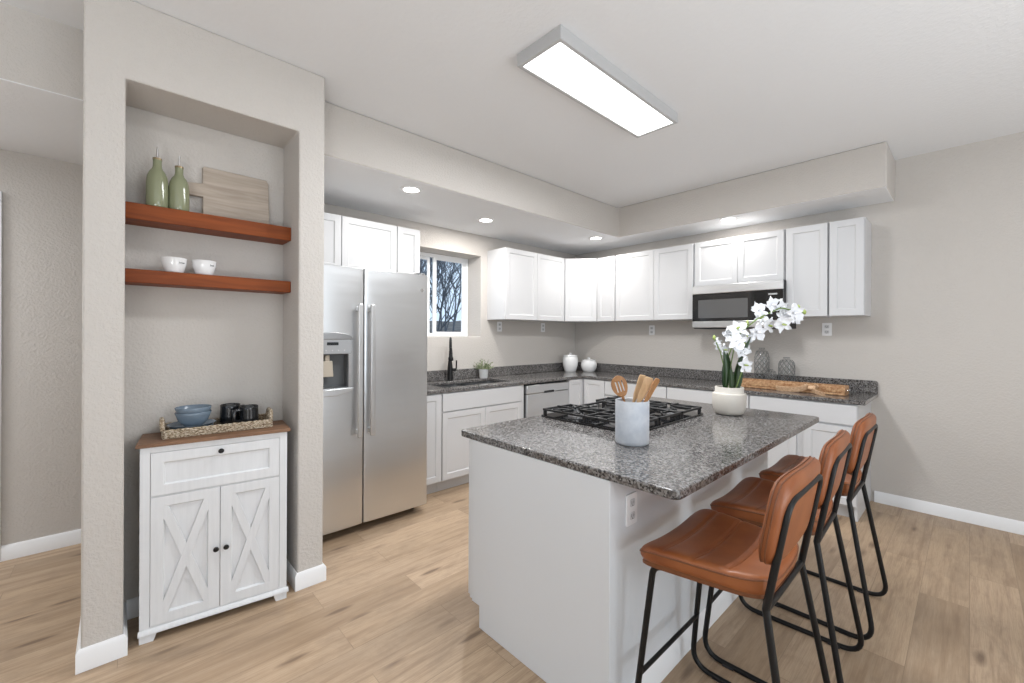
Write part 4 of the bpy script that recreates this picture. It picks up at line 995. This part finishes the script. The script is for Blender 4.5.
# ribbon knotted in front of the tray
t = thing('ribbon', 'tan knotted ribbon draped along the front of the wooden tray', 'ribbon', (4.205, 1.00, ZT), RZR)
def strip(pts, w_, th=.003):
    b = new(); n = len(pts)
    pv = [Vector(p) for p in pts]; rows = []
    for i, p in enumerate(pv):
        d = (pv[min(n - 1, i + 1)] - pv[max(0, i - 1)]).normalized(); s = Vector((0, -.35, 1)); s = (s - d * s.dot(d)).normalized(); nn = d.cross(s)
        rows.append([b.verts.new(p + s * w_ * a + nn * th * c) for a, c in ((-1, -1), (1, -1), (1, 1), (-1, 1))])
    for A, B in zip(rows, rows[1:]):
        for k in range(4): b.faces.new((A[k], A[(k + 1) % 4], B[(k + 1) % 4], B[k]))
    b.faces.new(rows[0]); b.faces.new(rows[-1]); return b
b = strip([(-.16, .03, .024), (-.10, .022, .022), (-.03, .018, .024), (.03, .020, .035), (.08, .030, .066)], .022); obj('tail', b, W['ribbon'], t, .0)
b = strip([(.09, .018, .058), (.13, .0, .024), (.17, -.03, .014), (.21, -.06, .012)], .018); obj('tail', b, W['ribbon'], t)
b = new(); cushion(b, .026, .018, .014, .012, 10, .2, None, (), 0, 1, 4, Matrix.Translation((.105, .012, .050)) @ Matrix.Rotation(1.2, 4, 'X')); obj('knot', b, W['ribbon'], t)
b = strip([(.11, .024, .052), (.13, .026, .078), (.15, .030, .070), (.125, .020, .052)], .010); obj('loop', b, W['ribbon'], t)
# ribbed glass jars
def jar(x, y, r, h, label):
    t = thing('glass_jar', label, 'jar', (x, y, ZT), 0, 'clear diamond-patterned glass jars')
    prof = [(0, .0006), (r * .94, .0006), (r, .008), (r, h * .74), (r * .93, h * .84), (r * .7, h * .92), (r * .42, h * .96), (r * .40, h)]
    b = new(); lathe(b, prof, 36); obj('shell', b, W['jarglass'], t, smooth=50)
    b = new(); N = 10
    def rad(z):
        for (r0, z0), (r1, z1) in zip(prof, prof[1:]):
            if z0 <= z <= z1 and z1 > z0: return r0 + (r1 - r0) * (z - z0) / (z1 - z0)
        return r
    for s in (-1, 1):
        for k in range(N):
            pts = []
            for i in range(17):
                z = .010 + (h * .92 - .010) * i / 16; a = 2 * PI * k / N + s * (z / h) * (h / r) * .75; R_ = rad(z) + .0008
                pts.append((R_ * math.cos(a), R_ * math.sin(a), z))
            tube(b, pts, .0019, 5)
    tube(b, [(r * .41 * math.cos(2 * PI * i / 20), r * .41 * math.sin(2 * PI * i / 20), h) for i in range(20)], .003, 6, True)
    obj('diamond_relief', b, W['net'], t)
jar(4.585, 1.378, .063, .362, 'tall clear diamond-patterned glass jar behind the tray')
jar(4.585, 1.169, .066, .277, 'medium clear diamond-patterned glass jar, right of the others')
jar(4.49, 1.273, .045, .165, 'short clear glass jar standing between the two larger ones')
